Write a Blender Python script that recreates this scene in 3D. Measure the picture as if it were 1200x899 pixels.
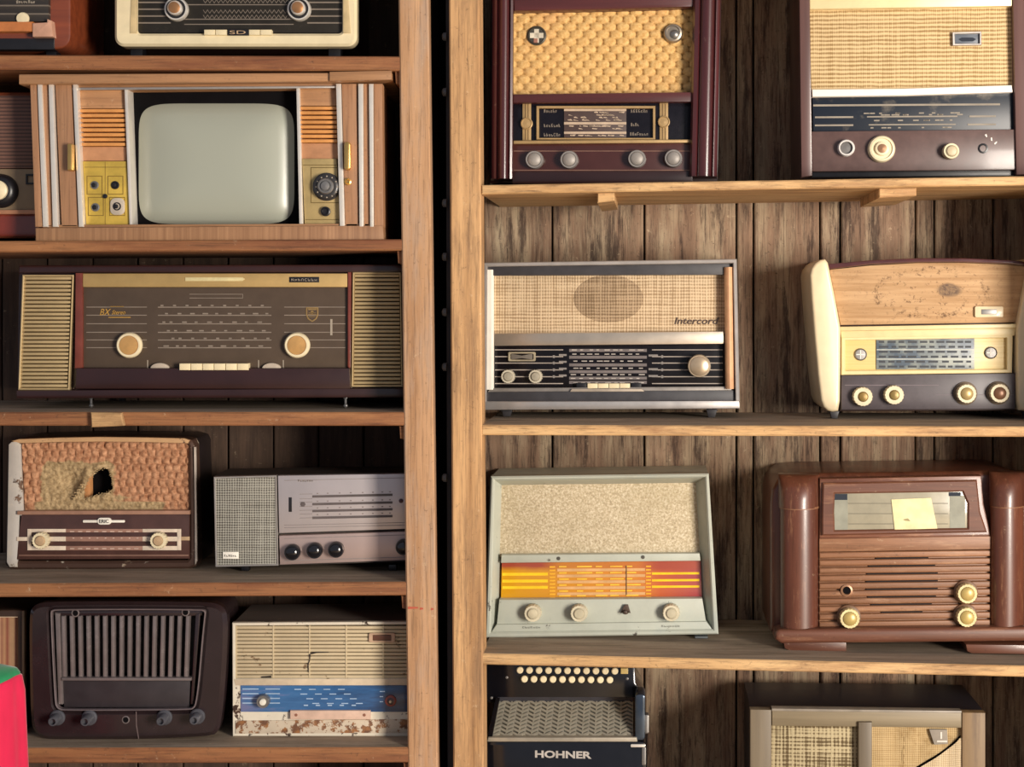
import bpy, math, random
from mathutils import Vector, noise as mnoise
random.seed(7)
scene = bpy.context.scene
COL = scene.collection
for o in list(bpy.data.objects):
    bpy.data.objects.remove(o)

# ------------------------------------------------------------------ camera
EYE = 1.45            # lens height above the floor
DIST = 3.0            # lens to the front of the shelves
FPX = 1800.0          # focal length in pixels of the 1200 x 899 frame
CX, CY = 640.0, 362.0
cam_d = bpy.data.cameras.new('camera')
cam_d.sensor_width = 36.0
cam_d.lens = FPX / 1200 * 36.0
cam_d.shift_x = -(CX - 600.0) / 1200.0
cam_d.shift_y = (CY - 449.5) / 1200.0
cam = bpy.data.objects.new('camera', cam_d)
cam.location = (0, -DIST, EYE)
cam.rotation_euler = (math.radians(90), 0, 0)
COL.objects.link(cam)
scene.camera = cam

# ------------------------------------------------------------------ world, lights, exposure
world = bpy.data.worlds.new('room_light')
scene.world = world
world.use_nodes = True
wb = world.node_tree.nodes['Background']
wb.inputs[0].default_value = (0.78, 0.84, 1.0, 1)
wb.inputs[1].default_value = 0.33

def area(name, loc, target, sx, sy, power, col):
    l = bpy.data.lights.new(name, 'AREA')
    l.shape = 'RECTANGLE'; l.size = sx; l.size_y = sy
    l.energy = power; l.color = col
    o = bpy.data.objects.new(name, l)
    o.location = loc
    o.rotation_euler = (Vector(target) - Vector(loc)).to_track_quat('-Z', 'Y').to_euler()
    COL.objects.link(o)
    return o
area('doorway_daylight', (2.9, -3.9, 1.3), (0, 0, 1.3), 1.05, 1.8, 335, (1.0, 0.91, 0.80))

vs = scene.view_settings
vs.view_transform = 'Standard'
vs.look = 'None'
vs.exposure = 0.0
vs.gamma = 1.0
vs.use_curve_mapping = False

# ------------------------------------------------------------------ material helpers
def srgb(c):
    if isinstance(c, str):
        c = tuple(int(c[i:i + 2], 16) / 255 for i in (0, 2, 4))
    return tuple((v / 12.92 if v <= .04045 else ((v + .055) / 1.055) ** 2.4) for v in c[:3]) + (1,)

class NT:
    def __init__(s, name):
        s.m = bpy.data.materials.new(name)
        s.m.use_nodes = True
        s.t = s.m.node_tree
        s.b = s.t.nodes['Principled BSDF']
    def n(s, kind, props=None, **ins):
        nd = s.t.nodes.new('ShaderNode' + kind)
        for k, v in (props or {}).items():
            setattr(nd, k, v)
        for k, v in ins.items():
            key = int(k[1:]) if k[0] == 'i' and k[1:].isdigit() else k
            s.set(nd.inputs[key], v)
        return nd
    def set(s, sock, v):
        if isinstance(v, bpy.types.NodeSocket):
            s.t.links.new(v, sock)
        else:
            sock.default_value = v
    def coords(s, scale=(1, 1, 1), rnd=True):
        tc = s.n('TexCoord').outputs['Object']
        if rnd:
            oi = s.n('ObjectInfo').outputs['Random']
            off = s.math('MULTIPLY', oi, 37.0)
            tc = s.n('VectorMath', {'operation': 'ADD'}, i0=tc, i1=off).outputs[0]
        return s.n('Mapping', None, Vector=tc, Scale=scale).outputs[0]
    def noise(s, vec, scale, detail=4, rough=.6):
        return s.n('TexNoise', None, Vector=vec, Scale=scale, Detail=detail, Roughness=rough).outputs['Fac']
    def math(s, op, a, b=0.0):
        return s.n('Math', {'operation': op}, i0=a, i1=b).outputs[0]
    def ramp(s, fac, stops, interp='LINEAR'):
        nd = s.n('ValToRGB', None, Fac=fac)
        cr = nd.color_ramp
        cr.interpolation = interp
        while len(cr.elements) < len(stops):
            cr.elements.new(.5)
        for e, (p, c) in zip(cr.elements, stops):
            e.position = p
            e.color = c if not isinstance(c, (int, float)) else (c, c, c, 1)
        return nd.outputs['Color']
    def mix(s, fac, a, b, blend='MIX'):
        nd = s.n('Mix', {'data_type': 'RGBA', 'blend_type': blend})
        s.set(nd.inputs[0], fac); s.set(nd.inputs[6], a); s.set(nd.inputs[7], b)
        return nd.outputs[2]
    def done(s, col=None, rough=.5, metal=0., bump=None, bstr=.3, bdist=.002, spec=.5, coat=0.):
        if col is not None:
            s.set(s.b.inputs['Base Color'], col)
        s.set(s.b.inputs['Roughness'], rough)
        s.b.inputs['Metallic'].default_value = metal
        s.b.inputs['Specular IOR Level'].default_value = spec
        s.b.inputs['Coat Weight'].default_value = coat
        s.b.inputs['Coat Roughness'].default_value = .12
        if bump is not None:
            bn = s.n('Bump', None, Height=bump, Strength=bstr, Distance=bdist)
            s.t.links.new(bn.outputs[0], s.b.inputs['Normal'])
        return s.m

def plain(name, c, rough=.5, metal=0., mottle=.18, spec=.5, coat=0., msc=30):
    k = NT(name); c = srgb(c)
    f = k.noise(k.coords(), msc, 5)
    d = tuple(v * (1 - mottle) for v in c[:3]) + (1,)
    l = tuple(min(1, v * (1 + mottle)) for v in c[:3]) + (1,)
    col = k.ramp(f, [(.3, d), (.7, l)])
    r = k.math('ADD', k.math('MULTIPLY', f, .15), rough - .07)
    return k.done(col, r, metal, spec=spec, coat=coat)

def wood(name, dark, light, axis='x', rough=.55, fine=70, stain=None, stain_amt=.5, stain_sc=6, coat=0., bstr=.25, tint=.12, stain2=None, wear=0., s2=(.48, .66)):
    k = NT(name)
    g = {'x': (1.3, fine, fine), 'z': (fine, fine, 1.3), 'y': (fine, 1.3, fine)}[axis]
    v = k.coords(g)
    f = k.noise(v, 1.0, 7, .62)
    g2 = {'x': (.8, 9, 9), 'z': (9, 9, .8), 'y': (9, .8, 9)}[axis]
    f2 = k.noise(k.coords(g2), 1.6, 4)
    ff = k.math('ADD', k.math('MULTIPLY', f, .6), k.math('MULTIPLY', f2, .4))
    col = k.ramp(ff, [(.33, srgb(dark)), (.66, srgb(light))])
    if stain:
        g3 = {'x': (.7, 5, 5), 'z': (5, 5, .7), 'y': (5, .7, 5)}[axis]
        m = k.noise(k.coords(g3), stain_sc, 8, .7)
        mk = k.ramp(m, [(.5 - stain_amt * .12, 0.), (.72 - stain_amt * .12, .85)])
        col = k.mix(mk, col, srgb(stain))
    if stain2:
        m = k.noise(k.coords((5, 5, .55)), 8, 10, .78)
        mk = k.ramp(m, [(s2[0], 0.), (s2[1], .85)])
        col = k.mix(mk, col, srgb(stain2))
    if wear:
        g4 = {'x': (9, 260, 260), 'z': (260, 260, 9), 'y': (260, 9, 260)}[axis]
        f3 = k.noise(k.coords(g4), 1.0, 4, .7)
        col = k.mix(k.math('MULTIPLY', k.ramp(f3, [(.5, 0.), (.72, 1.)]), wear), col, k.mix(.8, col, srgb('2a1a10')))
        f4 = k.noise(k.coords(), 95, 8, .8)
        col = k.mix(k.math('MULTIPLY', k.ramp(f4, [(.58, 0.), (.66, 1.)]), wear), col, k.mix(.75, col, srgb('2e2018')))
        f5 = k.noise(k.coords(), 60, 6, .8)
        col = k.mix(k.math('MULTIPLY', k.ramp(f5, [(.62, 0.), (.7, 1.)]), wear * .6), col, srgb('d9c2a0'))
    rnd = k.n('ObjectInfo').outputs['Random']
    val = k.math('ADD', k.math('MULTIPLY', rnd, 2 * tint), 1 - tint)
    col = k.n('HueSaturation', None, Color=col, Value=val).outputs[0]
    return k.done(col, rough, bump=ff, bstr=bstr, coat=coat)

def paint(name, c, chip, amt=.3, rough=.5, sc=22, chip2=None, grime=None):
    k = NT(name)
    v = k.coords(rnd=False)
    f = k.noise(v, 14, 5)
    c1 = srgb(c)
    col = k.ramp(f, [(.3, tuple(x * .86 for x in c1[:3]) + (1,)), (.7, tuple(min(1, x * 1.08) for x in c1[:3]) + (1,))])
    if grime:
        mk = k.ramp(k.noise(v, 7, 8, .7), [(.5, 0.), (.75, .8)])
        col = k.mix(mk, col, srgb(grime))
    m = k.noise(v, sc, 9, .72)
    mk = k.ramp(m, [(.66 - amt * .2, 0.), (.69 - amt * .2, 1.)])
    cc = srgb(chip)
    if chip2:
        cc = k.ramp(k.noise(v, 60, 3), [(.42, srgb(chip)), (.58, srgb(chip2))])
    col = k.mix(mk, col, cc)
    return k.done(col, rough, bump=k.math('MULTIPLY', mk, -1.0), bstr=.25, bdist=.001)

def weave(name, c1, c2, px=3.0, pz=3.0, rough=.9, irr=.35, blotch=None, bsc=14, bamt=.5, hstripe=0., metal=0.):
    """woven cloth: threads at px/pz pixel pitch (600 px to the metre)"""
    k = NT(name)
    v = k.coords(rnd=False)
    sp = k.n('SeparateXYZ', None, i0=v)
    nz = k.noise(v, 45, 3)
    def thread(s, pitch):
        a = k.math('ADD', k.math('MULTIPLY', s, 2 * math.pi * 600 / pitch), k.math('MULTIPLY', nz, 3.0))
        return k.math('ADD', k.math('MULTIPLY', k.math('SINE', a), .5), .5)
    tx, tz = thread(sp.outputs[0], px), thread(sp.outputs[2], pz)
    w = k.math('ADD', k.math('MULTIPLY', tx, .5 - hstripe), k.math('MULTIPLY', tz, .5 + hstripe))
    slub = k.math('ADD', k.noise(k.n('Mapping', None, Vector=v, Scale=(4, 1, 160)).outputs[0], 1.5, 2),
                  k.noise(k.n('Mapping', None, Vector=v, Scale=(160, 1, 4)).outputs[0], 1.5, 2))
    w2 = k.math('ADD', w, k.math('MULTIPLY', k.math('SUBTRACT', slub, 1.0), irr * 3))
    col = k.ramp(w2, [(.12, srgb(c2)), (.75, srgb(c1))])
    if blotch:
        mk = k.ramp(k.noise(v, bsc, 8, .7), [(.62 - bamt * .2, 0.), (.8 - bamt * .2, .9)])
        col = k.mix(mk, col, srgb(blotch))
    return k.done(col, rough, bump=w, bstr=.5, bdist=.0012, metal=metal, spec=.25)

def stripes(name, stops, pitch, axis=2, rough=.5, coat=0., metal=0.):
    k = NT(name)
    v = k.coords(rnd=False)
    s = k.n('SeparateXYZ', None, i0=v).outputs[axis]
    f = k.math('FRACT', k.math('MULTIPLY', s, 600 / pitch))
    col = k.ramp(f, [(p, srgb(c)) for p, c in stops])
    n = k.noise(v, 40, 6)
    col = k.mix(k.math('MULTIPLY', n, .5), col, k.mix(.75, col, (0.02, .015, .01, 1)))
    return k.done(col, rough, bump=f, bstr=.2, coat=coat, metal=metal)

# ------------------------------------------------------------------ materials
W_POST = wood('post_wood', '9a7148', 'd6aa78', 'z', .75, 40, stain='8a6a4c', stain_amt=.35, stain_sc=9, wear=.7)
W_POST2 = wood('grey_post_wood', '946b48', 'cda27a', 'z', .8, 40, stain='ab917c', stain_amt=.35, stain_sc=7, wear=.7)
W_SHELF_L = wood('red_shelf_wood', '7c4b2d', 'ad784b', 'x', .7, 45, stain='6b3a22', stain_amt=.4, stain_sc=5, wear=.7)
W_SHELF_R = wood('pale_shelf_wood', 'b58957', 'e0ba86', 'x', .7, 45, stain='8c6240', stain_amt=.2, stain_sc=6, wear=.7)
W_TOP = wood('grey_shelf_top', '94816c', 'bca891', 'x', .85, 45, stain='75654f', stain_amt=.4, wear=.5)  # upper faces greyer than the edges, paled to offset weak grazing light
W_PLANK_L = wood('dark_plank', '4a382c', '6d5443', 'z', .8, 30, stain='3a2c24', stain_amt=.5, stain_sc=5, tint=.15, wear=.6)
W_PLANK_R = wood('weathered_plank', '6d5443', 'a1836a', 'z', .85, 34, stain='b7a487', stain_amt=.55, stain_sc=5, tint=.14, stain2='3d2c25', bstr=.5, wear=.9, s2=(.5, .6))
DARK = plain('dark_cavity', '0e0c0e', .9, mottle=.3, spec=.1)
NAVY = plain('dark_blue_board', '232a36', .8)
BLACK = plain('black_plastic', '17161a', .35)
BLACKG = plain('black_gloss', '141317', .12, coat=.5)
CHROME = plain('chrome', 'e6dfd4', .3, .45, .05)
SILVER = plain('brushed_silver', 'c9c2ba', .38, .85, .08)
STEEL = plain('dull_steel', '8e8b88', .42, .8, .15)
BRASS = plain('brass', 'd8b06a', .3, .9, .1)
GOLD = plain('gold_trim', 'ae9063', .42, .3, .12)
CREAM = plain('cream_plastic', 'e8d7af', .4, mottle=.07)
IVORY = plain('ivory_knob', 'e3d4b0', .42, mottle=.12)
WHITE = plain('white_enamel', 'efe9dc', .35, mottle=.06)
PRINT = plain('dial_print', 'a29686', .6, mottle=.1)
PRINT_D = plain('dim_dial_print', '7c7064', .6, mottle=.1)
PRINT_G = plain('gold_print', 'c79a4a', .5, .3)
TAN = plain('tan_plastic', 'b99b78', .5)

# ------------------------------------------------------------------ geometry core
def mesh_obj(name, verts, faces, m, parent=None, smooth=True, ang=35, fix=True):
    me = bpy.data.meshes.new(name)
    me.from_pydata([tuple(v) for v in verts], [], faces)
    if fix:
        import bmesh
        bm = bmesh.new(); bm.from_mesh(me)
        bmesh.ops.recalc_face_normals(bm, faces=bm.faces)
        bm.to_mesh(me); bm.free()
    if smooth:
        me.polygons.foreach_set('use_smooth', [True] * len(me.polygons))
        me.set_sharp_from_angle(angle=math.radians(ang))
    if m:
        me.materials.append(m)
    o = bpy.data.objects.new(name, me)
    COL.objects.link(o)
    if parent:
        o.parent = parent
    return o

def inset(pts, b):
    n = len(pts); A = 0
    for i in range(n):
        x0, z0 = pts[i]; x1, z1 = pts[(i + 1) % n]
        A += x0 * z1 - x1 * z0
    sg = 1 if A > 0 else -1
    out = []
    for i in range(n):
        p0, p1, p2 = Vector(pts[i - 1]), Vector(pts[i]), Vector(pts[(i + 1) % n])
        a = (p1 - p0); c = (p2 - p1)
        if a.length < 1e-9 or c.length < 1e-9:
            out.append(tuple(p1)); continue
        a.normalize(); c.normalize()
        n1 = Vector((-a.y, a.x)) * sg; n2 = Vector((-c.y, c.x)) * sg
        m = n1 + n2
        if m.length < 1e-6:
            out.append(tuple(p1 + n1 * b)); continue
        m.normalize()
        k = b / max(.35, m.dot(n1))
        out.append(tuple(p1 + m * k))
    return out

def rr(x0, y0, x1, y1, r=3, n=4):
    pts = []
    for cx, cy, a0 in ((x1 - r, y0 + r, -90), (x1 - r, y1 - r, 0), (x0 + r, y1 - r, 90), (x0 + r, y0 + r, 180)):
        for i in range(n + 1):
            a = math.radians(a0 + 90 * i / n)
            pts.append((cx + r * math.cos(a), cy + r * math.sin(a)))
    return pts

def soft(pl, n=2):
    for _ in range(n):
        q = []
        for i in range(len(pl)):
            (a, b), (c, d) = pl[i], pl[(i + 1) % len(pl)]
            q += [(a * .75 + c * .25, b * .75 + d * .25), (a * .25 + c * .75, b * .25 + d * .75)]
        pl = q
    return pl

def rc(x0, y0, x1, y1):
    return [(x0, y0), (x1, y0), (x1, y1), (x0, y1)]

def ell(cx, cy, rx, ry, n=28):
    return [(cx + rx * math.cos(2 * math.pi * i / n), cy + ry * math.sin(2 * math.pi * i / n)) for i in range(n)]

CAM = Vector((0, -DIST, EYE))

DEPTH = .39
class Frame:
    """a local frame (x right, y away from the viewer, z up) standing in the room"""
    def __init__(s, origin, yaw):
        s.o = Vector(origin); s.yaw = yaw
        s.ex = Vector((math.cos(yaw), math.sin(yaw), 0)); s.ey = Vector((-math.sin(yaw), math.cos(yaw), 0))
    def p(s, px, py, d=0.):
        dr = Vector(((px - CX) / FPX, 1, (CY - py) / FPX))
        rel = CAM - s.o
        u = (d - rel.dot(s.ey)) / dr.dot(s.ey)
        q = rel + dr * u
        return q.dot(s.ex), q.z
    def sc(s, px, py, d=0.):
        return s.p(px + 1, py, d)[0] - s.p(px, py, d)[0]
    def world(s, x, y, z):
        return s.o + s.ex * x + s.ey * y + Vector((0, 0, z))

UL = Frame((0, 0, 0), 0)
xr = (546 - CX) / 600
UR = Frame((xr, 0, 0), math.radians(-4))

class Thing(Frame):
    def __init__(s, name, label, cat, unit, px, base_row, sb, group=None, yaw=0.):
        x, z = unit.p(px, base_row, 0)          # shelf front edge row at this spot
        x = unit.p(px, base_row, sb)[0]
        Frame.__init__(s, unit.world(x, sb, z), unit.yaw + yaw)
        e = bpy.data.objects.new(name, None)
        e.empty_display_size = .05
        e.location = s.o; e.rotation_euler = (0, 0, s.yaw)
        e['label'] = label; e['category'] = cat
        if group:
            e['group'] = group
        COL.objects.link(e)
        s.e = e
        s.maxd = DEPTH - sb - .012
    def pts(s, pl, d):
        return [s.p(a, b, d) for a, b in pl]
    def prism(s, name, pl, d0, d1, m, bev=.0012, parent=None, back=False, seg=2, local=False):
        P = pl if local else s.pts(pl, d0)
        d1 = min(d1, s.maxd)
        n = len(P)
        rings = []
        if bev > 0:
            for i in range(seg + 1):
                a = math.pi / 2 * i / seg
                rings.append((inset(P, bev * (1 - math.sin(a))), d0 + bev * (1 - math.cos(a))))
        else:
            rings.append((P, d0))
        rings.append((P, d1))
        if back and bev > 0:
            rings[-1] = (P, d1 - bev); rings.append((inset(P, bev), d1))
        V = [(x, y, z) for r, y in rings for x, z in r]
        F = [list(range(n)), list(range((len(rings) - 1) * n, len(rings) * n))]
        for k in range(len(rings) - 1):
            for i in range(n):
                j = (i + 1) % n
                F.append([k * n + i, k * n + j, (k + 1) * n + j, (k + 1) * n + i])
        return mesh_obj(name, V, F, m, parent or s.e)
    def rect(s, name, x0, y0, x1, y1, d0, d1, m, bev=.0008, r=0, parent=None):
        pl = rr(x0, y0, x1, y1, r) if r else rc(x0, y0, x1, y1)
        return s.prism(name, pl, d0, d1, m, bev, parent)
    def ring(s, name, outer, inner, d0, d1, m, bev=.0015, di=None, parent=None):
        """frame with an opening; di: depth of the opening's edge when the bezel slopes in"""
        O = s.pts(outer, d0); I = s.pts(inner, d0 if di is None else di)
        n = len(O)
        di = d0 if di is None else di
        L = [(O, d1), (O, d0 + bev), (inset(O, bev), d0)]
        if di == d0:
            L += [(inset(I, -bev), d0), (I, d0 + bev)]
        else:
            L += [(I, di)]
        L += [(I, d1)]
        V = [(x, y, z) for r, y in L for x, z in r]
        F = []
        K = len(L)
        for k in range(K):
            k2 = (k + 1) % K
            for i in range(n):
                j = (i + 1) % n
                F.append([k * n + i, k * n + j, k2 * n + j, k2 * n + i])
        return mesh_obj(name, V, F, m, parent or s.e)
    def lathe(s, name, px, py, d, prof, m, parent=None, seg=28, ridge=0, rn=0):
        """prof: (radius px, depth offset m; negative is towards the viewer)"""
        cx, cz = s.p(px, py, d); k = s.sc(px, py, d)
        V = []; F = []
        for r, y in prof:
            for i in range(seg):
                a = 2 * math.pi * i / seg
                q = r * k * (1 + (ridge if rn and (i % 2) else 0))
                V.append((cx + q * math.cos(a), d + y, cz + q * math.sin(a)))
        n = seg
        for t in range(len(prof) - 1):
            for i in range(n):
                j = (i + 1) % n
                F.append([t * n + i, t * n + j, (t + 1) * n + j, (t + 1) * n + i])
        F.append(list(range(n)))
        F.append(list(range((len(prof) - 1) * n, len(prof) * n)))
        return mesh_obj(name, V, F, m, parent or s.e, ang=40)
    def rects(s, name, L, d, m, th=.0006, parent=None):
        """thin printed marks: list of px rects or polygons"""
        V = []; F = []
        for r in L:
            pl = rc(*r) if not isinstance(r[0], tuple) else r
            P = s.pts(pl, d); n = len(P); b = len(V)
            V += [(x, d, z) for x, z in P] + [(x, d + th, z) for x, z in P]
            F.append([b + i for i in range(n)])
            for i in range(n):
                j = (i + 1) % n
                F.append([b + i, b + j, b + n + j, b + n + i])
        o = mesh_obj(name, V, F, m, parent or s.e, smooth=False)
        if len(L) > 1:
            o['kind'] = 'stuff'
        return o
    def column(s, name, prof, top, bot, m, shift=0., parent=None, tz=0.):
        """upright moulding: plan profile of (px, depth), closed"""
        V = []; n = len(prof)
        for row, sh in ((top, 0), (bot, shift)):
            for x, d in prof:
                z = s.p(x, row, 0)[1]
                V.append((s.p(x + sh, row, d)[0], d, z))
        F = [list(range(n)), list(range(n, 2 * n))]
        for i in range(n):
            j = (i + 1) % n
            F.append([i, j, n + j, n + i])
        return mesh_obj(name, V, F, m, parent or s.e, ang=50)
    def sheet(s, name, x0, y0, x1, y1, d, m, hf=None, step=2., hole=None, edge=None, attr=None, df=None, parent=None):
        nx = max(1, int((x1 - x0) / step)); ny = max(1, int((y1 - y0) / step))
        V = []; F = []; A = []
        for j in range(ny + 1):
            for i in range(nx + 1):
                px = x0 + (x1 - x0) * i / nx; py = y0 + (y1 - y0) * j / ny
                if edge:
                    px, py = edge(px, py)
                h = hf(px, py) if hf else 0
                x, z = s.p(px, py, d)
                V.append((x, d - h, z))
                A.append(attr(px, py) if attr else 0.)
        keep = lambda i, j: True
        for j in range(ny):
            for i in range(nx):
                if hole:
                    cx = x0 + (x1 - x0) * (i + .5) / nx; cy = y0 + (y1 - y0) * (j + .5) / ny
                    if hole(cx, cy):
                        continue
                a = j * (nx + 1) + i
                F.append([a, a + 1, a + nx + 2, a + nx + 1])
        o = mesh_obj(name, V, F, m, parent or s.e, ang=80, fix=False)
        me = o.data
        if attr:
            at = me.attributes.new('wear', 'FLOAT', 'POINT')  # wear on the torn cloth; painted gap darkness on the golden cloth
            at.data.foreach_set('value', A)
        return o
    def text(s, name, txt, px, py, h, m, d, width=None, shear=0., parent=None, bold=.0):
        cu = bpy.data.curves.new('lettering', 'FONT')
        cu.body = txt; cu.size = 1; cu.extrude = .02; cu.shear = shear; cu.offset = bold
        cu.resolution_u = 3
        ob = bpy.data.objects.new('lettering', cu)
        COL.objects.link(ob)
        dg = bpy.context.evaluated_depsgraph_get(); dg.update()
        me = bpy.data.meshes.new_from_object(ob.evaluated_get(dg))
        bpy.data.objects.remove(ob); bpy.data.curves.remove(cu)
        k = s.sc(px, py, d)
        xs = [v.co.x for v in me.vertices] or [0, 1]; ys = [v.co.y for v in me.vertices] or [0, 1]
        w = max(xs) - min(xs) or 1; hh = max(ys) - min(ys) or 1
        fy = h * k / hh
        fx = (width * k / w) if width else fy
        x0, z0 = s.p(px, py, d)
        for v in me.vertices:
            a, b, c = v.co
            v.co = (x0 + (a - min(xs)) * fx, d - .0006 * (1 if c > 0 else 0), z0 + (b - min(ys)) * fy)
        me.name = name
        me.materials.clear(); me.materials.append(m)
        o = bpy.data.objects.new(name, me)
        COL.objects.link(o); o.parent = parent or s.e
        return o
    def scribble(s, name, n, px, py, h, w, m, d, seed=1, parent=None):
        """print worn past reading: letter-like strokes, base line at py"""
        rg = random.Random(seed)
        cw = w / n; L = []; th = max(.5, h * .16)
        for i in range(n):
            x = px + i * cw; a = x + cw * .12; b = x + cw * .8; hh = h * (1 if i == 0 else rg.choice((.7, .7, 1)))
            t0, t1 = py - hh, py
            L.append((a, t0, a + th, t1))
            for st in rg.sample('rtmbd', 2):
                if st == 'r': L.append((b - th, t0, b, t1))
                if st == 't': L.append((a, t0, b, t0 + th))
                if st == 'm': L.append((a, (t0 + t1) / 2, b, (t0 + t1) / 2 + th))
                if st == 'b': L.append((a, t1 - th, b, t1))
                if st == 'd': L.append([(a, t0), (a + th, t0), (b, t1), (b - th, t1)])
        return s.rects(name, L, d, m, parent=parent)
    # ---- knobs
    def knob(s, px, py, r, m, capm=None, d=0., L=.018, capr=.6, ridge=0., dish=True, ringm=None, name='knob'):
        b = s.lathe(name, px, py, d, [(r * .9, .002), (r, -.001), (r, -L * .75), (r * .93, -L), (r * (capr + .04), -L),
                                      (r * capr, -L + (.003 if dish else -.001))], m, seg=36 if ridge else 28, ridge=-ridge, rn=1 if ridge else 0)
        if capm:
            s.lathe('cap', px, py, d, [(r * capr, -L + .004), (r * capr, -L - .001), (r * capr * .8, -L - .0035), (r * .1, -L - .0045)], capm, b)
        if ringm:
            s.lathe('collar', px, py, d, [(r * 1.18, .001), (r * 1.18, -.003), (r * 1.02, -.005), (r * .9, -.005)], ringm, b)
        return b
    def feet(s, xs, row_top, w, m, dep=(.02, .05), name='foot', taper=0.):
        for x in xs:
            for d0 in dep if isinstance(dep[0], tuple) else (dep,):
                a = s.p(x - w / 2, row_top, d0[0]); c = s.p(x + w / 2, row_top, d0[0])
                tx = (c[0] - a[0]) * taper
                s.prism(name, [(a[0], a[1]), (c[0], c[1]), (c[0] - tx, 0.0), (a[0] + tx, 0.0)], d0[0], d0[1], m, .0008, local=True)

# ------------------------------------------------------------------ setting: floor and plank wall
FLOOR_M = plain('pale_bounce_floor', 'c4ab8c', .8, msc=4)  # unseen floor, laid and coloured pale to bounce light upward
fl = mesh_obj('floor', [(-4, -5.5, 0), (4, -5.5, 0), (4, 1.5, 0), (-4, 1.5, 0), (-4, -5.5, -.05), (4, -5.5, -.05), (4, 1.5, -.05), (-4, 1.5, -.05)],
              [[0, 1, 2, 3], [4, 7, 6, 5], [0, 4, 5, 1], [1, 5, 6, 2], [2, 6, 7, 3], [3, 7, 4, 0]], FLOOR_M, smooth=False)
fl['kind'] = 'structure'
def unit_box(unit, name, pl, d0, d1, m, parent=None, bev=.001):
    """prism given by pixel outline at depth d0 of a shelving unit, in world coordinates"""
    P = [unit.p(a, b, d0) for a, b in pl]
    R = [(inset(P, bev), d0), (P, d0 + bev), (P, d1)]
    n = len(P)
    V = [unit.world(x, y, z) for r, y in R for x, z in r]
    F = [list(range(n)), list(range(2 * n, 3 * n))]
    for k in range(2):
        for i in range(n):
            j = (i + 1) % n
            F.append([k * n + i, k * n + j, (k + 1) * n + j, (k + 1) * n + i])
    return mesh_obj(name, V, F, m, parent)
b0 = UL.world(UL.p(-330, 0, DEPTH)[0], DEPTH + .03, 0); b1 = UL.world(UL.p(540, 0, DEPTH)[0], DEPTH + .03, 0)
b2 = UR.world(UR.p(1420, 0, DEPTH)[0], DEPTH + .03, 0)
bv = []
for q in (b0, b1, b2):
    for dy in (0, .03):
        for z in (0.0, 2.7):
            bv.append((q.x, q.y + dy, z))
bf = []
for k in (0, 4):
    a = k
    bf += [[a, a + 4, a + 5, a + 1], [a + 2, a + 3, a + 7, a + 6], [a + 1, a + 5, a + 7, a + 3], [a, a + 2, a + 6, a + 4]]
bf += [[0, 1, 3, 2], [8, 10, 11, 9]]
wall = mesh_obj('wall_back', bv, bf, DARK, smooth=False)
wall['kind'] = 'structure'
def row_of(z, d=0.):
    return CY - (z - EYE) * FPX / (DIST + d)
def plank(unit, x0, x1, m):
    dd = DEPTH + random.uniform(-.004, .004)
    P = [(unit.p(x, 400, dd)[0], z) for x, z in ((x0, .01), (x1, .01), (x1, 2.65), (x0, 2.65))]
    b = .0025
    R = [(inset(P, b), dd), (P, dd + b), (P, dd + .022)]
    V = [unit.world(x, y, z) for r, y in R for x, z in r]
    F = [[0, 1, 2, 3], [8, 9, 10, 11]]
    for k in range(2):
        for i in range(4):
            j = (i + 1) % 4
            F.append([k * 4 + i, k * 4 + j, k * 4 + 4 + j, k * 4 + 4 + i])
    mesh_obj('plank', V, F, m, wall)
g = [-104 + 53 * k for k in range(-3, 12)] 
for a, c in zip(g[:-1], g[1:]):
    plank(UL, a + 1, c - .7, W_PLANK_L)
g = [566, 647, 755, 863, 883, 961, 985, 1073, 1095, 1164, 1240, 1310, 1390]
plank(UR, 540, 565, W_PLANK_R)
for a, c in zip(g[:-1], g[1:]):
    plank(UR, a + 1.1, c - 1.1, W_PLANK_R)

# ------------------------------------------------------------------ shelving units
def empty(name, loc, label, cat, yaw=0, group=None):
    e = bpy.data.objects.new(name, None)
    e.location = loc; e.rotation_euler = (0, 0, yaw)
    e['label'] = label; e['category'] = cat
    if group: e['group'] = group
    COL.objects.link(e); return e
su_l = empty('shelving_unit', (0, 0, 0), 'reddish wooden shelving unit left of the dark gap, holding the television', 'shelf')
su_r = empty('shelving_unit', (0, 0, 0), 'pale wooden shelving unit right of the dark gap, holding the accordion', 'shelf')
FR = row_of(0)
def lean(x, dx, r):
    return x + dx * r / 899
def post(unit, x0, x1, dx, m, par, d0=0., d1=.06):
    return unit_box(unit, 'post', [(lean(x0, dx, -260), -260), (lean(x1, dx, -260), -260), (lean(x1, dx, FR), FR), (lean(x0, dx, FR), FR)], d0, d1, m, par, .003)
post(UL, 467, 502, 11, W_POST2, su_l)
post(UL, -140, -104, 4, W_POST, su_l)
post(UR, 526, 562, 5, W_POST, su_r)
post(UR, 1268, 1306, 3, W_POST, su_r)
for x0, x1, y in ((478, 490, 711), (492, 496, 712), (505, 508, 712.5)):
    unit_box(UL, 'red_mark', [(x0, y), (x1, y + .5), (x1, y + 2.2), (x0, y + 3)], -.0006, .001, plain('red_crayon', 'b0543f', .8), su_l, .0001)
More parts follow.
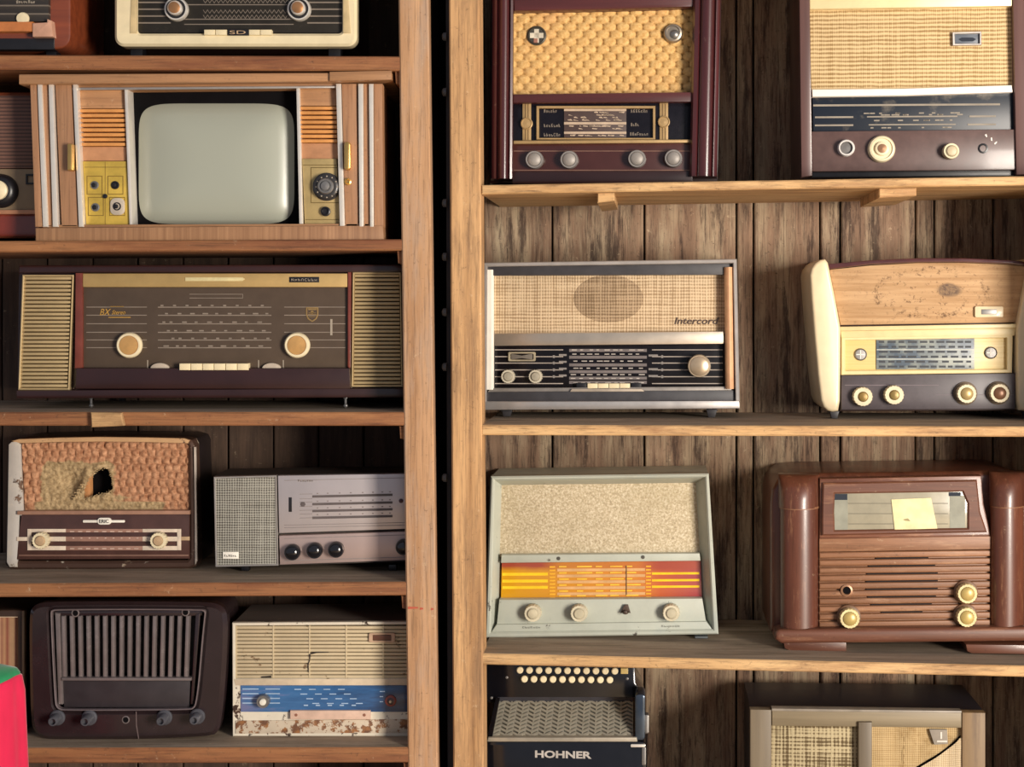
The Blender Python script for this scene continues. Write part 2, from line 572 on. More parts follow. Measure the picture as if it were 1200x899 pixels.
# rear posts and boarded ends
unit_box(UL, 'end_panel', [(490, -200), (499, -200), (506, FR), (497, FR)], .07, DEPTH - .01, W_PLANK_L, su_l)
unit_box(UR, 'end_panel', [(522, -200), (531, -200), (534, FR), (525, FR)], .062, DEPTH - .01, NAVY, su_r)
unit_box(UR, 'end_panel', [(1276, -200), (1286, -200), (1289, FR), (1279, FR)], .062, DEPTH - .01, W_PLANK_R, su_r)
tb = Frame(UR.o, UR.yaw)
for row in (43, 108, 238, 301, 366, 430, 560):
    x, z = UR.p(524, row, .05)
    V = []; F = []
    for rr_, yy in ((.0085, 0), (.0085, -.006), (.005, -.009), (.0008, -.0095)):
        for i in range(14):
            a = 2 * math.pi * i / 14
            V.append(UR.world(x + yy - .001, .05 + rr_ * math.cos(a), z + rr_ * math.sin(a)))
    for t in range(3):
        for i in range(14):
            j = (i + 1) % 14
            F.append([t * 14 + i, t * 14 + j, t * 14 + 14 + j, t * 14 + 14 + i])
    F.append(list(range(14))); F.append(list(range(42, 56)))
    mesh_obj('bolt', V, F, plain('blued_bolt', '4a535e', .5, .3), su_r)

def shelf(unit, x0, x1, t0, t1, h, m, par):
    """board whose front edge runs from row t0 (left) to row t1 (right), h px thick; upper face in the greyer, paled wood"""
    b = unit_box(unit, 'shelf_board', [(x0, t0), (x1, t1), (x1, t1 + h), (x0, t0 + h)], .002, DEPTH - .006, m, par, .0025)
    b.data.materials.append(W_TOP)
    for p in b.data.polygons:
        if p.normal.z > .8:
            p.material_index = 1
    return b
LS = {0: (-138, -136), 1: (64, 66), 2: (283, 280.5), 3: (483, 483), 4: (684.5, 682), 5: (877, 876), 6: (1075, 1074)}  # the topmost board is out of view, added to block light
LH = {0: 17, 1: 17, 2: 13, 3: 16, 4: 16, 5: 18, 6: 18}
for k, (a, c) in LS.items():
    shelf(UL, -104, 473 + a / 85, a, c, LH[k], W_SHELF_L, su_l)
    if k < 6:
        x = 467 + 11 * c / 899
        unit_box(UL, 'cleat', [(x - 5, c + LH[k] + .5), (x + 3, c + LH[k] + .5), (x + 4, c + LH[k] + 17), (x - 4, c + LH[k] + 15)], .012, .36, W_SHELF_L, su_l)
unit_box(UL, 'bracket', [(106, 483.5), (142, 484), (145, 499), (107, 501)], -.012, .0, W_SHELF_R, su_l, .002)
RS = {0: (-72, -92), 1: (217, 206.5), 2: (498, 500), 3: (766, 780.5), 4: (1045, 1072)}  # highest board here also unseen, put in for light occlusion
def rrow(k, px):
    a, c = RS[k]
    return a + (c - a) * (px - 566) / (1200 - 566)
for k in RS:
    e = 1276
    h = {0: 12, 1: 10.5, 2: 12, 3: 13, 4: 14}[k]
    shelf(UR, 564, e, rrow(k, 564), rrow(k, e), h, W_SHELF_R, su_r)
for x0, x1 in ((700, 720), (1030, 1074)):
    a = rrow(1, x0) + 10.8; c = rrow(1, x1) + 10.8
    unit_box(UR, 'bracket', [(x0, a), (x1, c), (x1, c + 10), (x0, a + 12)], .03, .3, W_SHELF_R, su_r, .002)

G = 'old radios on the shelves'
def radio(label, unit, px, row, sb, name='tabletop_radio', cat='radio', group=G):
    return Thing(name, label, cat, unit, px, row, sb, group)
def lrow(k, px):
    a, c = LS[k]
    return a + (c - a) * px / 470

# ================================================================== LEFT UNIT
MAROON = plain('maroon_lacquer', '431f1a', .28, coat=.5, msc=12)
MAROON_D = plain('dark_maroon_lacquer', '2f1614', .3, coat=.4, msc=12)
REDBROWN = wood('red_brown_veneer', '5e2a1a', '8c4527', 'x', .3, 60, coat=.5)
# ---- top left corner: dark wooden radio
t = radio('red-brown wooden radio cut off by the top left corner, striped dark dial', UL, -30, lrow(1, 0), .06)
t.prism('cabinet', rr(-150, -112, 83, 58, 16), .02, .25, REDBROWN, .006)
t.rect('dial', -140, -62, 57, 25, .008, .03, stripes('striped_dial', [(0, '2b2623'), (.45, '3a332d'), (.5, '7c7266'), (.62, '6a6056'), (.68, '2b2623')], 10, 2, .4))
t.rect('trim_strip', -140, 25, 38, 37, .0, .03, plain('amber_wood', 'b8703c', .35, coat=.3), .003)
t.prism('trim_end', [(38, 27), (55, 26), (55, 22), (60, 24), (62, 43), (38, 43)], -.002, .03, plain('pinkish_trim', 'c99a80', .4), .002)
t.rect('base_panel', -140, 45, 63, 58, .014, .04, BLACK)
t.lathe('dial_wheel', 27, 22, .008, [(7.5, .002), (7.5, -.003), (6.5, -.006), (.5, -.007)], IVORY)
t.scribble('worn_print', 8, 19, 4, 4, 22, PRINT, .0072, 1)
t.feet([-120, 60], 57, 12, BLACK, ((.04, .07), (.18, .21)))

# ---- cream bezel radio
t = radio('cream-fronted radio with black lined dial and two chrome-ringed knobs, top shelf', UL, 276, lrow(1, 276), .09)
ob = rr(134, -104, 418, 54, 11, 5)
t.ring('bezel', ob, rr(160, -92, 401, 39, 5, 5), .0, .035, CREAM, .005)
t.prism('cabinet', rr(135, -103, 417, 53, 11, 5), .035, .26, MAROON_D, .001)
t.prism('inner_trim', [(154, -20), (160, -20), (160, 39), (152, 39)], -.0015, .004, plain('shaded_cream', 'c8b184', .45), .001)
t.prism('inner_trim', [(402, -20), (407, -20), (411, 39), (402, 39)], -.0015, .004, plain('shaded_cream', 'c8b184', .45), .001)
t.rect('dial', 159, -34, 402, 38.5, .012, .034, plain('dial_black', '2a2620', .25, spec=.3))
t.sheet('speaker_cloth', 160, -92, 401, -34, .014, weave('beige_cloth', 'c7a878', '7d6038'), None, 12)
L = [(162, y, 200, y + 1.6) for y in (-6, 2, 10, 18, 26)] + [(216, y, 344, y + 1.0) for y in (-4, 5, 22, 28)] + [(360, y, 401, y + 1.6) for y in (-6, 2, 10, 18, 26)]
t.rects('dial_markings', L, .0114, PRINT_D)
L = []
for r0 in (-1, 11, 17):
    for i in range(20):
        x = 238 + i * 5.2
        L.append([(x, r0), (x + 2.6, r0 + 4), (x + 5.2, r0), (x + 5.2, r0 + 1), (x + 2.6, r0 + 5), (x, r0 + 1)])
t.rects('station_zigzag', L, .0112, PRINT_D)
for x in (207.5, 351):
    k = t.lathe('knob', x, 11.5, .012, [(14, .001), (14, -.008), (13, -.012), (11.5, -.012), (11, -.006)], CHROME)
    t.lathe('disc', x, 11.5, .012, [(11.2, -.004), (11.2, -.010), (8, -.011)], plain('knob_black', '211d1b', .2, coat=.5), k)
    t.lathe('collar', x, 11.5, .012, [(8.4, -.008), (8.4, -.022), (7.2, -.024)], CHROME, k)
    t.lathe('cap', x, 11.5, .012, [(6.6, -.02), (6.6, -.026), (4, -.0275), (.5, -.028)], plain('copper_cap', 'c79061', .3, .8), k)
for x in (239, 252.5, 291.5, 305):
    t.rect('push_button', x, 34.5, x + 13, 41, -.006, .012, CREAM, .002)
t.rect('emblem', 267, 34.5, 291, 41.5, -.004, .01, BLACK)
t.text('lettering', 'SD', 269, 40, 4.2, TAN, -.0046, width=19)
t.feet([160, 392], 54, 14, BLACK, ((.03, .06), (.2, .23)))

# ---- ribbed radio behind the television
t = radio('brown ribbed radio with a cream-capped black knob, half hidden behind the television', UL, -40, lrow(2, 0), .075)
t.prism('cabinet', rr(-150, 108, 48, 279, 4), .02, .26, REDBROWN, .003)
t.rect('grille', -140, 112, 47, 197, .006, .03, stripes('ribbed_brown', [(0, '3a2621'), (.3, '6b4a3e'), (.7, '7d584a'), (1, '3a2621')], 4.4, 2, .5))
t.rect('control_panel', -140, 198, 47, 247, .008, .03, plain('tan_metal', '8b765c', .45, .3, msc=9), .001)
t.rect('ledge', -140, 246, 47, 251, .0, .03, plain('copper_trim', 'b98262', .4, .3), .0015)
t.rect('lower_panel', -140, 251, 47, 277, .012, .03, plain('red_lacquer', '7a3021', .22, coat=.6, msc=8), .001)
k = t.lathe('knob', 2, 224, .008, [(20, .001), (20, -.006), (17, -.016), (13, -.02), (3, -.021)], BLACK)
t.lathe('cap', 2, 224, .008, [(11.5, -.018), (11.5, -.027), (9, -.03), (.5, -.031)], IVORY, k)
t.ring('push_button', rc(30, 204, 48, 216), rc(32, 206, 46.5, 214), .004, .01, BLACK, .0005)

# ---- television
TVW = wood('walnut_veneer', '8a6141', 'b98a60', 'x', .45, 55, coat=.15, wear=.45)
TVZ = wood('walnut_stile', '8d6446', 'b78a66', 'z', .45, 55, coat=.15, wear=.45)
TVO = plain('orange_slat', 'cf8f4e', .35, coat=.3)
GOLDP = plain('yellow_brass_plate', 'cbab4c', .36, .25, .2, msc=25)
t = Thing('television_set', 'walnut television with tambour doors folded open and grey-green screen', 'television', UL, 245, lrow(2, 245) , .012)
t.prism('cabinet', [(35, 98), (447, 96), (450, 281), (41, 282.5)], .085, .40, TVW, .001)
t.prism('top_board', [(22, 87), (459, 85), (459, 93), (400, 95.5), (22, 98.5)], -.014, .40, TVW, .002)
t.prism('top_trim', [(386, 84), (459, 82.5), (459, 93.5), (386, 95)], -.020, -.014, TVW, .002)
t.prism('top_rail', [(84, 98.5), (400, 96), (400, 103), (84, 106)], .012, .085, TVW, .002)
t.prism('bead', [(84, 102.5), (400, 100.5), (400, 103), (84, 105.5)], .006, .012, SILVER, .001)
t.prism('bottom_rail', [(41, 267), (449, 264), (450, 281), (41.5, 282.8)], -.002, .085, wood('fluted_walnut', '7d573b', 'b08560', 'z', .5, 160), .003)
t.prism('bottom_bead', [(50, 263.5), (445, 262), (445, 265), (50, 267)], .004, .085, TVW, .001)
def strip(name, a, c, e, f, m, d0=.0, d1=.085, y0=98, y1=266, bev=.002):
    return t.prism(name, [(a, y0), (c, y0), (f, y1), (e, y1)], d0, d1, m, bev)
strip('stile', 35, 43, 41, 50, TVZ, .0)
strip('chrome_strip', 43.5, 48.5, 50, 56, CHROME, -.003)
strip('tambour_slat', 49, 56, 56.5, 61, TVZ, .004)
strip('chrome_strip', 56.5, 62, 61.5, 68, CHROME, -.002)
dl = strip('door', 64.5, 84, 72, 91, TVZ, .004)
strip('chrome_strip', 85, 90, 92, 98, CHROME, .0)
strip('stile', 438, 448, 438.5, 449.5, TVZ, .0)
strip('chrome_strip', 432, 437.5, 433.5, 438, CHROME, -.003)
strip('tambour_slat', 426, 431.5, 426.5, 433, TVZ, .004)
strip('chrome_strip', 419.5, 425.5, 421, 426, CHROME, -.002)
dr = strip('door', 400.5, 418, 404.5, 420, TVZ, .004)
strip('chrome_strip', 393.5, 399.5, 398, 404, CHROME, .0)
t.prism('door_handle', rr(78.5, 168, 85, 200, 2), -.014, .006, BRASS, .003, dl)
t.prism('door_handle', rr(403, 166, 410.5, 199, 3.5), -.014, .006, BRASS, .003, dr)
t.lathe('keyhole', 407.5, 213, .004, [(4.3, .001), (4.3, -.003), (3, -.004), (1.6, -.001)], BRASS, dr)
def tvpanel(x0, x1, rows, gold):
    e0 = x1
    t.rect('backing', x0, rows[0], x1 + 2, 265, .03, .085, plain('slat_backing', '5a3520', .6), .0005)
    t.rect('upper_panel', x0, rows[0], x1, rows[1], .018, .03, TVW, .001)
    n = 8
    for i in range(n):
        y = rows[1] + (rows[2] - rows[1]) * i / n
        t.prism('slat', rc(x0, y + .6, x1, y + (rows[2] - rows[1]) / n - .9), .014, .03, TVO, .0018)
    t.rect('lower_panel', x0 + 1, rows[2], x1 + 1, rows[3], .018, .03, plain('pinkish_veneer', 'b5825c', .5), .001)
tvpanel(93, 147, (105, 127, 172, 188.5), 1)
tvpanel(352, 395, (103, 124, 168, 186), 1)
gp = t.prism('control_plate', [(97, 189), (148, 189), (153, 264), (101, 265)], .014, .03, GOLDP, .001)
for x, y in ((101.5, 206), (126, 206), (103, 231), (128, 231)):
    t.ring('panel_line', rc(x, y, x + 18.5, y + 22), rc(x + .8, y + .8, x + 17.7, y + 21.2), .0132, .0145, plain('engraved_line', '7d6424', .6), .0002, parent=gp)
t.rects('panel_line', [(99, 195.5, 150, 196.3), (123, 190, 123.6, 264)], .0134, plain('engraved_line', '8f7430', .6), parent=gp)
for i, (x, y) in enumerate(((111, 217), (135, 217), (112, 243), (137.5, 242))):
    if i == 3:
        t.prism('dial_disc', rr(x - 8.5, y - 10, x + 8.5, y + 10, 6), .011, .015, plain('pale_dial', 'c9bba8', .4, .2), .001, gp)
    t.lathe('socket', x, y, .013, [(4.8, .0005), (4.8, -.001 - .002 * (i == 3)), (3.6, -.0015 - .002 * (i == 3)), (3.4, .0005), (.4, .0008)], STEEL if i in (0, 2) else BLACK, gp)
    t.lathe('shaft', x - 1, y, .013, [(2.6, .0005), (2.6, -.003 - .002 * (i == 3)), (.4, -.004 - .002 * (i == 3))], BLACK, gp)
t.lathe('screw', 123.5, 230, .013, [(2.6, .0005), (2.6, -.003), (.4, -.004)], BLACK, gp)
gq = t.prism('control_plate', [(354, 186), (394, 186), (399, 262), (357, 263)], .014, .03, plain('dull_brass_plate', 'b39c6a', .4, .25, .15), .001)
t.ring('panel_line', rc(364, 196, 398, 238), rc(364.8, 196.8, 397.2, 237.2), .0132, .0145, plain('engraved_line', '6a5628', .6), .0002, parent=gq)
t.rects('panel_line', [(355, 193, 394, 193.8), (358, 257, 398, 257.8)], .0134, plain('engraved_line', '6a5628', .6), parent=gq)
k = t.lathe('channel_knob', 383, 219, .013, [(16.5, .001), (16.5, -.002), (14.8, -.004), (14.5, -.012), (13, -.014), (10, -.014)], plain('knob_grey', '3c3a3a', .3, .3))
t.lathe('knob_ring', 383, 219, .013, [(9.4, -.011), (9.4, -.019), (8.2, -.021), (6.5, -.021), (6.2, -.018)], STEEL, k)
t.lathe('cap', 383, 219, .013, [(5, -.017), (5, -.024), (1, -.025)], STEEL, k)
for i in range(12):
    a = i * math.pi / 6
    x, y = 383 + 12.4 * math.cos(a), 219 + 12.4 * math.sin(a)
    t.lathe('channel_mark', x, y, -.0008, [(.9, .001), (.9, -.0004), (.1, -.0006)], PRINT, k, seg=8)
k = t.lathe('fine_tuning_knob', 382, 248, .013, [(5.6, .001), (5.6, -.006), (4, -.007), (3.6, -.002), (.4, -.0015)], BLACK)
strip('chrome_strip', 145.5, 149.5, 151.5, 155, CHROME, .008, .085, 105, 264)
strip('chrome_strip', 347, 351, 350.5, 355, CHROME, .008, .085, 103, 264)
t.prism('screen_surround', [(150, 107), (347, 104), (350.5, 264), (155, 265)], .05, .085, DARK, .001)
# bulging tube face
V = []; F = []; n = 40; m_ = 10
cx, cy, hx, hy = 252.5, 191.5, 91.5, 71
for j in range(m_ + 1):
    q = j / m_
    for i in range(n * 2):
        a = math.pi * i / n
        ca, sa = math.cos(a), math.sin(a)
        ex = 2 / 7.
        ux = math.copysign(abs(ca) ** ex, ca); uy = math.copysign(abs(sa) ** ex, sa)
        x, z = t.p(cx + hx * ux * q, cy + hy * uy * q, .04)
        dd = .05 - .022 * (1 - q ** 3.2) * 1.0 - (.004 if q < 1 else 0)
        V.append((x, dd, z))
N2 = n * 2
for j in range(m_):
    for i in range(N2):
        k2 = (i + 1) % N2
        F.append([j * N2 + i, j * N2 + k2, (j + 1) * N2 + k2, (j + 1) * N2 + i])
kk = NT('tube_glass')
kk.done(srgb('9fa294'), .34, coat=.1)
mesh_obj('screen', V, F, kk.m, t.e, ang=60)

# ---- long console radio
PBR = plain('console_glass', '52453a', .2, mottle=.08, spec=.3)
GSL = plain('gold_slat', 'bea67a', .4, .3, .08)
GSB = plain('gold_slat_back', '5c4a2e', .6)
t = radio('long dark console radio with gold slatted speakers at both ends, two ivory knobs', UL, 246, lrow(3, 246), .10)
t.prism('cabinet', [(22, 312), (472, 311), (473, 465), (20, 466)], .014, .32, MAROON_D, .002)
t.prism('top_lip', [(22, 311), (474, 310), (474, 319), (22, 320)], -.006, .32, MAROON_D, .003)
t.prism('bottom_lip', [(19, 457.5), (474, 455), (474, 466), (19, 467)], -.008, .32, MAROON_D, .003)
def grille(pl, n, left):
    (x0, y0), (x1, y1), (x2, y2), (x3, y3) = pl
    gr = t.ring('speaker_frame', pl, [(x0 + 2.2, y0 + 2.2), (x1 - 1.8, y1 + 2.2), (x2 - 1.8, y2 - 2.2), (x3 + 2.2, y3 - 2.2)], -.004, .014, GSL, .0012)
    t.prism('speaker_back', [(x0 + 2, y0 + 2), (x1 - 2, y1 + 2), (x2 - 2, y2 - 2), (x3 + 2, y3 - 2)], .009, .0145, GSB, .0002, gr)
    for i in range(n):
        a = (i + .08) / n; b = (i + .78) / n
        ya, yb = y0 + 2.2 + (y3 - y0 - 4.4) * a, y0 + 2.2 + (y3 - y0 - 4.4) * b
        f = (i + .5) / n
        xa = x0 + (x3 - x0) * f + 2.6; xb = x1 + (x2 - x1) * f - 2.2
        t.prism('slat', rc(xa, ya, xb, yb), -.001, .009, GSL, .0014, gr)
grille([(26, 322), (86, 322), (81, 457), (21, 457)], 28, 1)
grille([(413, 319), (470, 319), (472, 453.5), (411.5, 453.5)], 28, 0)
for pl in ([(88.5, 320), (96.5, 320), (96.5, 431), (87.5, 433)], [(407.5, 319), (411.5, 319), (410.5, 432), (407.5, 430)]):
    t.prism('stile', pl, -.005, .014, plain('red_stile', '74372b', .3, coat=.4), .001)
t.rect('gold_band', 97, 320.5, 407, 336.5, -.004, .014, plain('gold_band_metal', 'c2a36b', .4, .4, .07), .0015)
t.prism('light_bar', [(217, 325), (284, 325), (287, 327), (284, 329.5), (217, 329.5)], -.0055, -.003, plain('bright_brass', 'f0dfa8', .3, .3), .0006)
t.rect('badge', 339, 324.5, 374, 331, -.0055, -.003, BLACK, .0006)
t.scribble('worn_print', 8, 341, 329.4, 3, 31, PRINT, -.0061, 2)
t.rect('dial_glass', 97, 336.5, 407, 431, .004, .0145, PBR, .0005)
L = []
for i, y in enumerate((359.5, 369, 379, 389, 398, 407)):
    L += [(101, y, 172, y + .9), (185, y, 318, y + 1.1), (333, y, 405, y + .9)]
    for j in range(9):
        x = 188 + (j * 14.7 + i * 5.3) % 126
        L.append((x, y - 2.2, x + 3.5 + (i * j) % 4, y - .6))
L += [(222, 344.5, 284, 345.2), (222, 349, 284, 349.7), (284, 344.5, 284.7, 349.7)]
t.rects('dial_markings', L, .0034, plain('console_print', '85786b', .6))
t.text('lettering', 'BX', 117, 369.5, 7.5, PRINT_G, .0034, width=13, shear=.3)
t.text('lettering', 'Stereo', 131, 368.5, 5, PRINT_G, .0034, width=16, shear=.4)
t.rects('underline', [(129, 359, 145, 360), (127, 371.5, 153, 372.4)], .0034, PRINT_G)
sh = [(358.5, 360), (373, 360), (373, 369), (371, 374), (365.7, 377.5), (360.5, 374), (358.5, 369)]
shi = [(360, 361.5), (371.5, 361.5), (371.5, 368.6), (369.8, 373), (365.7, 375.8), (361.8, 373), (360, 368.6)]
t.ring('shield_emblem', sh, shi, .0028, .0042, plain('emblem_brass', 'a48657', .4, .5), .0002)
t.rects('emblem_waves', [(361, 368.4, 371, 369.2), (361.5, 366.5, 370, 367.1), (362, 370.8, 370, 371.4), (361, 361.8, 371, 363.4)] + [ell(365.7, 366, 2, 2, 10)], .0032, plain('emblem_brass', 'a48657', .4, .5))
t.rects('tuning_pointer', [(387, 374, 389.5, 393)], .0032, PRINT)
for x in (153, 349):
    k = t.lathe('knob', x, 404.5, .004, [(14, .001), (15, -.004), (15, -.012), (13.6, -.015), (11.4, -.015), (11, -.013)], IVORY, seg=36)
    t.lathe('cap', x, 404.5, .004, [(11, -.012), (10.8, -.0155), (.3, -.0175)], plain('spun_gold', 'e0ad6c', .3, .5), k)
t.prism('lower_ledge', [(89, 431.5), (410, 431.5), (411, 456), (88, 456)], -.011, .014, MAROON_D, .003)
for i in range(6):
    x = 210 + i * 13.6
    t.rect('push_button', x, 426, x + 13, 434, -.016, .006, CREAM, .002)
for x in (187, 318):
    t.prism('thumb_wheel', [(x + 11 * math.cos(math.pi * i / 12), 432 - 6.5 * math.sin(math.pi * i / 12)) for i in range(13)], -.005, .004, plain('clear_wheel', 'b9aa98', .3), .001)
t.rects('wheel_bracket', [(x, 422, x + 1, 431) for x in (172.5, 302.5, 331.5)], .0034, PRINT)
for x in (107, 405):
    t.lathe('foot', x, 466, .03, [(2.2, .001), (2.2, -.004), (.4, -.005)], STEEL)
    a = t.p(x, 466, .026)
    t.prism('foot_pin', [(a[0] - .002, a[1]), (a[0] + .002, a[1]), (a[0] + .002, 0), (a[0] - .002, 0)], .024, .028, STEEL, .0004, local=True)
    t.lathe('foot_ball', x, 475.5, .026, [(.3, -.0045), (2, -.0035), (2.8, 0), (2, .0035), (.3, .0045)], STEEL, seg=14)
    t.prism('rear_foot', [(a[0] - .006, a[1]), (a[0] + .006, a[1]), (a[0] + .006, 0), (a[0] - .006, 0)], .25, .262, BLACK, .0004, local=True)

# ---- torn-cloth radio
BRNCHIP = paint('worn_brown_frame', '4b352b', 'bfb3a0', .22, .45, 34, '8d7660')
TOPCHIP = paint('chipped_tan_edge', 'c39c72', '4a3226', .25, .6, 40)
CHIPW = paint('chipped_white_paint', 'b9b2aa', '6a4e3a', .42, .55, 26, '3a2a24', grime='d8c7a4')
t = radio('small radio with torn orange cloth, a black hole in its speaker', UL, 118, lrow(4, 118), .165)
out = [(9.5, 521), (13, 516.5), (22, 514.5), (70, 512.8), (117, 512), (170, 512.6), (216, 513.6), (224, 516), (227, 522), (229.5, 600), (231, 657), (229, 664), (222, 667), (117, 668), (20, 668), (10, 666.5), (6.5, 660), (8, 600)]
inn = [(24, 522), (25, 520.5), (28, 519.6), (70, 518.6), (117, 518), (170, 518.5), (214, 519.4), (219, 520.5), (220.5, 523), (221.5, 600), (221.5, 649), (221.5, 654), (219, 657), (117, 658), (24, 658), (20, 657), (19.5, 654), (27.5, 600)]
t.ring('front_frame', out, inn, .0, .05, BRNCHIP, .005)
t.prism('left_face', [(9.8, 521), (13, 518), (20, 517), (23.5, 521), (27, 600), (19.8, 655), (20, 665), (11, 665), (7.5, 659), (8.6, 600)], -.003, .004, CHIPW, .0025)
t.prism('top_edge', [(13, 517), (22, 514.6), (70, 512.9), (117, 512.1), (170, 512.7), (216, 513.8), (222, 516), (220, 519.8), (170, 518.4), (117, 517.8), (70, 518.3), (24, 519.6)], -.004, .004, TOPCHIP, .002)
t.prism('right_edge', [(227, 524), (229.3, 524), (231, 657), (228.5, 662), (228, 600)], -.003, .004, plain('pale_edge', 'b9aca0', .4), .0008)
t.prism('cabinet', out, .05, .27, plain('dark_bakelite', '1d1719', .35), .0005)
k = NT('torn_orange_cloth')
v = k.coords(rnd=False)
wear = k.n('Attribute', {'attribute_name': 'wear'}).outputs['Fac']
n1 = k.noise(v, 90, 6, .7)
c1 = k.ramp(n1, [(.3, srgb('845439')), (.7, srgb('cf9f7c'))])
c2 = k.ramp(k.noise(v, 140, 5, .7), [(.3, srgb('7a6445')), (.7, srgb('c6ac84'))])
wv = k.math('ADD', wear, k.math('MULTIPLY', k.math('SUBTRACT', k.noise(v, 40, 7, .7), .5), 1.3))
col = k.mix(k.ramp(wv, [(.42, 0.), (.6, 1.)]), c1, c2)
TORN = k.done(col, .95, bump=n1, bstr=.5, spec=.15)
holep = [(103, 583), (106, 561), (112, 552), (121, 548), (128, 552), (129, 560), (131.5, 572), (125, 577), (112, 580)]
def inside(pl, x, y):
    c = False
    for i in range(len(pl)):
        x0, y0 = pl[i]; x1, y1 = pl[i - 1]
        if (y0 > y) != (y1 > y) and x < (x1 - x0) * (y - y0) / (y1 - y0) + x0:
            c = not c
    return c
holew = [(97, 583)] + holep[1:]
def hole(x, y):
    j = 1.6 * math.sin(x * 1.7 + y * 2.3) + 1.2 * math.sin(y * 3.1)
    return inside([(96, 584), (98, 572), (104, 560)] + holep[2:], x + j * .5, y + j * .6)
def wear_f(x, y):
    a = 1 - max(0, abs(x - 92) - 36) / 14 - max(0, 546 - y) / 10
    if y > 588:
        a = max(a, 1 - max(0, abs(x - 118) - 66) / 20)
    b = .75 - abs(x - 140) / 60 - abs(y - 583) / 16
    return max(0, min(1, max(a, b)))
def torn_h(x, y):
    r = math.floor((y - 518) / 8.7); ph = (y - 518) / 8.7 - r
    u = (x + (r % 2) * 4.7 + 1.5 * math.sin(r * 2.1)) / 9.4
    puff = (abs(math.sin(math.pi * u)) ** .6) * (abs(math.sin(math.pi * ph)) ** .6)
    w = wear_f(x, y)
    h = .0052 * puff * (1 - .75 * w) + .002 * mnoise.noise((x * .25, y * .25, 3))
    dent = math.exp(-((x - 82) / 13) ** 2 - ((y - 566) / 13) ** 2)
    h -= .016 * dent
    h += .005 * math.exp(-((x - 99) / 6) ** 2 - ((y - 575) / 14) ** 2)
    dx, dy = x - 116, y - 566
    rim = math.exp(-((math.hypot(dx / 1.0, dy / 1.15) - 17) / 4.) ** 2)
    h += .004 * rim * (1 + .6 * math.sin(math.atan2(dy, dx) * 7))
    return h
def torn_edge(x, y):
    f = (y - 518) / 82
    lo = 24 + 3.5 * f
    return (lo + (x - 22) * (222 - lo) / 200, y)
t.sheet('speaker_cloth', 22, 517, 222, 601, .012, TORN, torn_h, .9, hole, torn_edge, wear_f)
t.rect('speaker_board', 60, 524, 200, 598, .046, .0505, DARK, .0002)
t.prism('batten', [(97, 554), (105, 552), (105.5, 584), (98, 585)], .024, .046, plain('bare_batten', 'c68a56', .7), .001)
t.sheet('frayed_flap', 84, 566, 99, 586, .004, TORN, lambda x, y: .004 * mnoise.noise((x * .6, y * .6, 9)), 1.0,
        lambda x, y: (x - 84) < (586 - y) * .62 + 2 * math.sin(y * 2), None, lambda x, y: 1.0)
BRD = plain('brown_dial_plastic', '4a302a', .3, coat=.3)
t.prism('dial_panel', [(22, 603), (222, 602), (222, 655), (19.5, 656)], -.003, .05, BRD, .002)
t.prism('dial_ledge', [(20, 599), (222, 598.5), (222, 603), (20, 603.5)], -.009, .05, plain('pink_brown_ledge', '9a7460', .4), .0015)
t.rect('groove', 22, 650, 221, 652, -.0042, -.002, plain('brown_groove', '7a5a4c', .4), .0004)
t.prism('badge', rr(97, 609.7, 146, 612.6, 1), -.006, -.002, WHITE, .0006)
t.prism('badge_plate', rr(114, 607, 130, 615, 3.5), -.008, -.002, WHITE, .001)
t.text('badge_lettering', 'ERIC', 116.5, 613, 4.2, BLACK, -.0086, width=11)
CB = plain('cream_scale_bar', 'd9c7b2', .45); PB = plain('pink_scale_bar', '9a7464', .5)
for a, b in ((620, 624), (629, 634.5), (640, 645)):
    t.rect('scale_bar', 36, a, 77, b, -.0055, -.002, CB, .0006)
    t.rect('scale_window', 77, a, 167, b, -.005, -.002, PB, .0004)
    t.rect('scale_bar', 167, a, 208, b, -.0055, -.002, CB, .0006)
for x0, x1 in ((32, 36.5), (207.5, 212)):
    t.rect('scale_end', x0, 620, x1, 645, -.0058, -.002, CB, .0006)
t.rect('scale_stub', 19.5, 629.5, 32, 634, -.005, -.002, CB, .0006)
t.rect('scale_stub', 212, 629, 222, 633.5, -.005, -.002, TAN, .0006)
t.rects('station_marks', [(82 + i * 9.4 + (r % 2) * 3, y, 87 + i * 9.4, y + 1.1) for r, y in enumerate((622.5, 630.2, 642.5)) for i in range(9)], -.0054, plain('scale_print', 'c9ad9c', .6))
for x in (50, 187.5):
    t.knob(x, 632.5, 10, IVORY, TAN, -.003, .017, .6, .07)
t.feet([30, 205], 667, 14, BLACK, ((.02, .05), (.2, .23)))

# ---- silver radio
SILP = plain('silver_lilac_panel', 'cdc3c2', .34, .55, .06, msc=8)
SILP2 = plain('rosy_silver_panel', 'c6aea6', .36, .5, .06, msc=8)
t = radio('flat silver radio with grey mesh speaker and black knobs, right end behind the post', UL, 372, lrow(4, 372), .10)
t.prism('cabinet', [(250, 558.5), (491, 555), (491, 658), (252, 665)], .016, .17, plain('dark_grey_case', '39332f', .5), .001)
sp = t.prism('speaker_panel', [(251, 559.5), (323.5, 557.5), (325.5, 662.5), (253, 664)], .0, .016,
        weave('grey_mesh', 'a5a297', '4a463f', 3.0, 3.0, .8, .22), .0015)
t.ring('speaker_rim', [(250.5, 559), (324, 557), (326, 663), (252.5, 664.5)], [(252.5, 561), (322.5, 559.3), (324.3, 661), (254.5, 662.3)], -.002, .014, SILVER, .0005)
t.rect('badge', 261, 647, 279.5, 655, -.003, .001, WHITE, .0006)
t.scribble('worn_print', 6, 262.5, 652.6, 2.6, 15, plain('badge_grey', '8a847e', .5), -.0036, 3)
t.prism('dial_panel', [(325.5, 557.5), (491, 555), (491, 619.5), (327, 625)], -.002, .016, SILP, .0015)
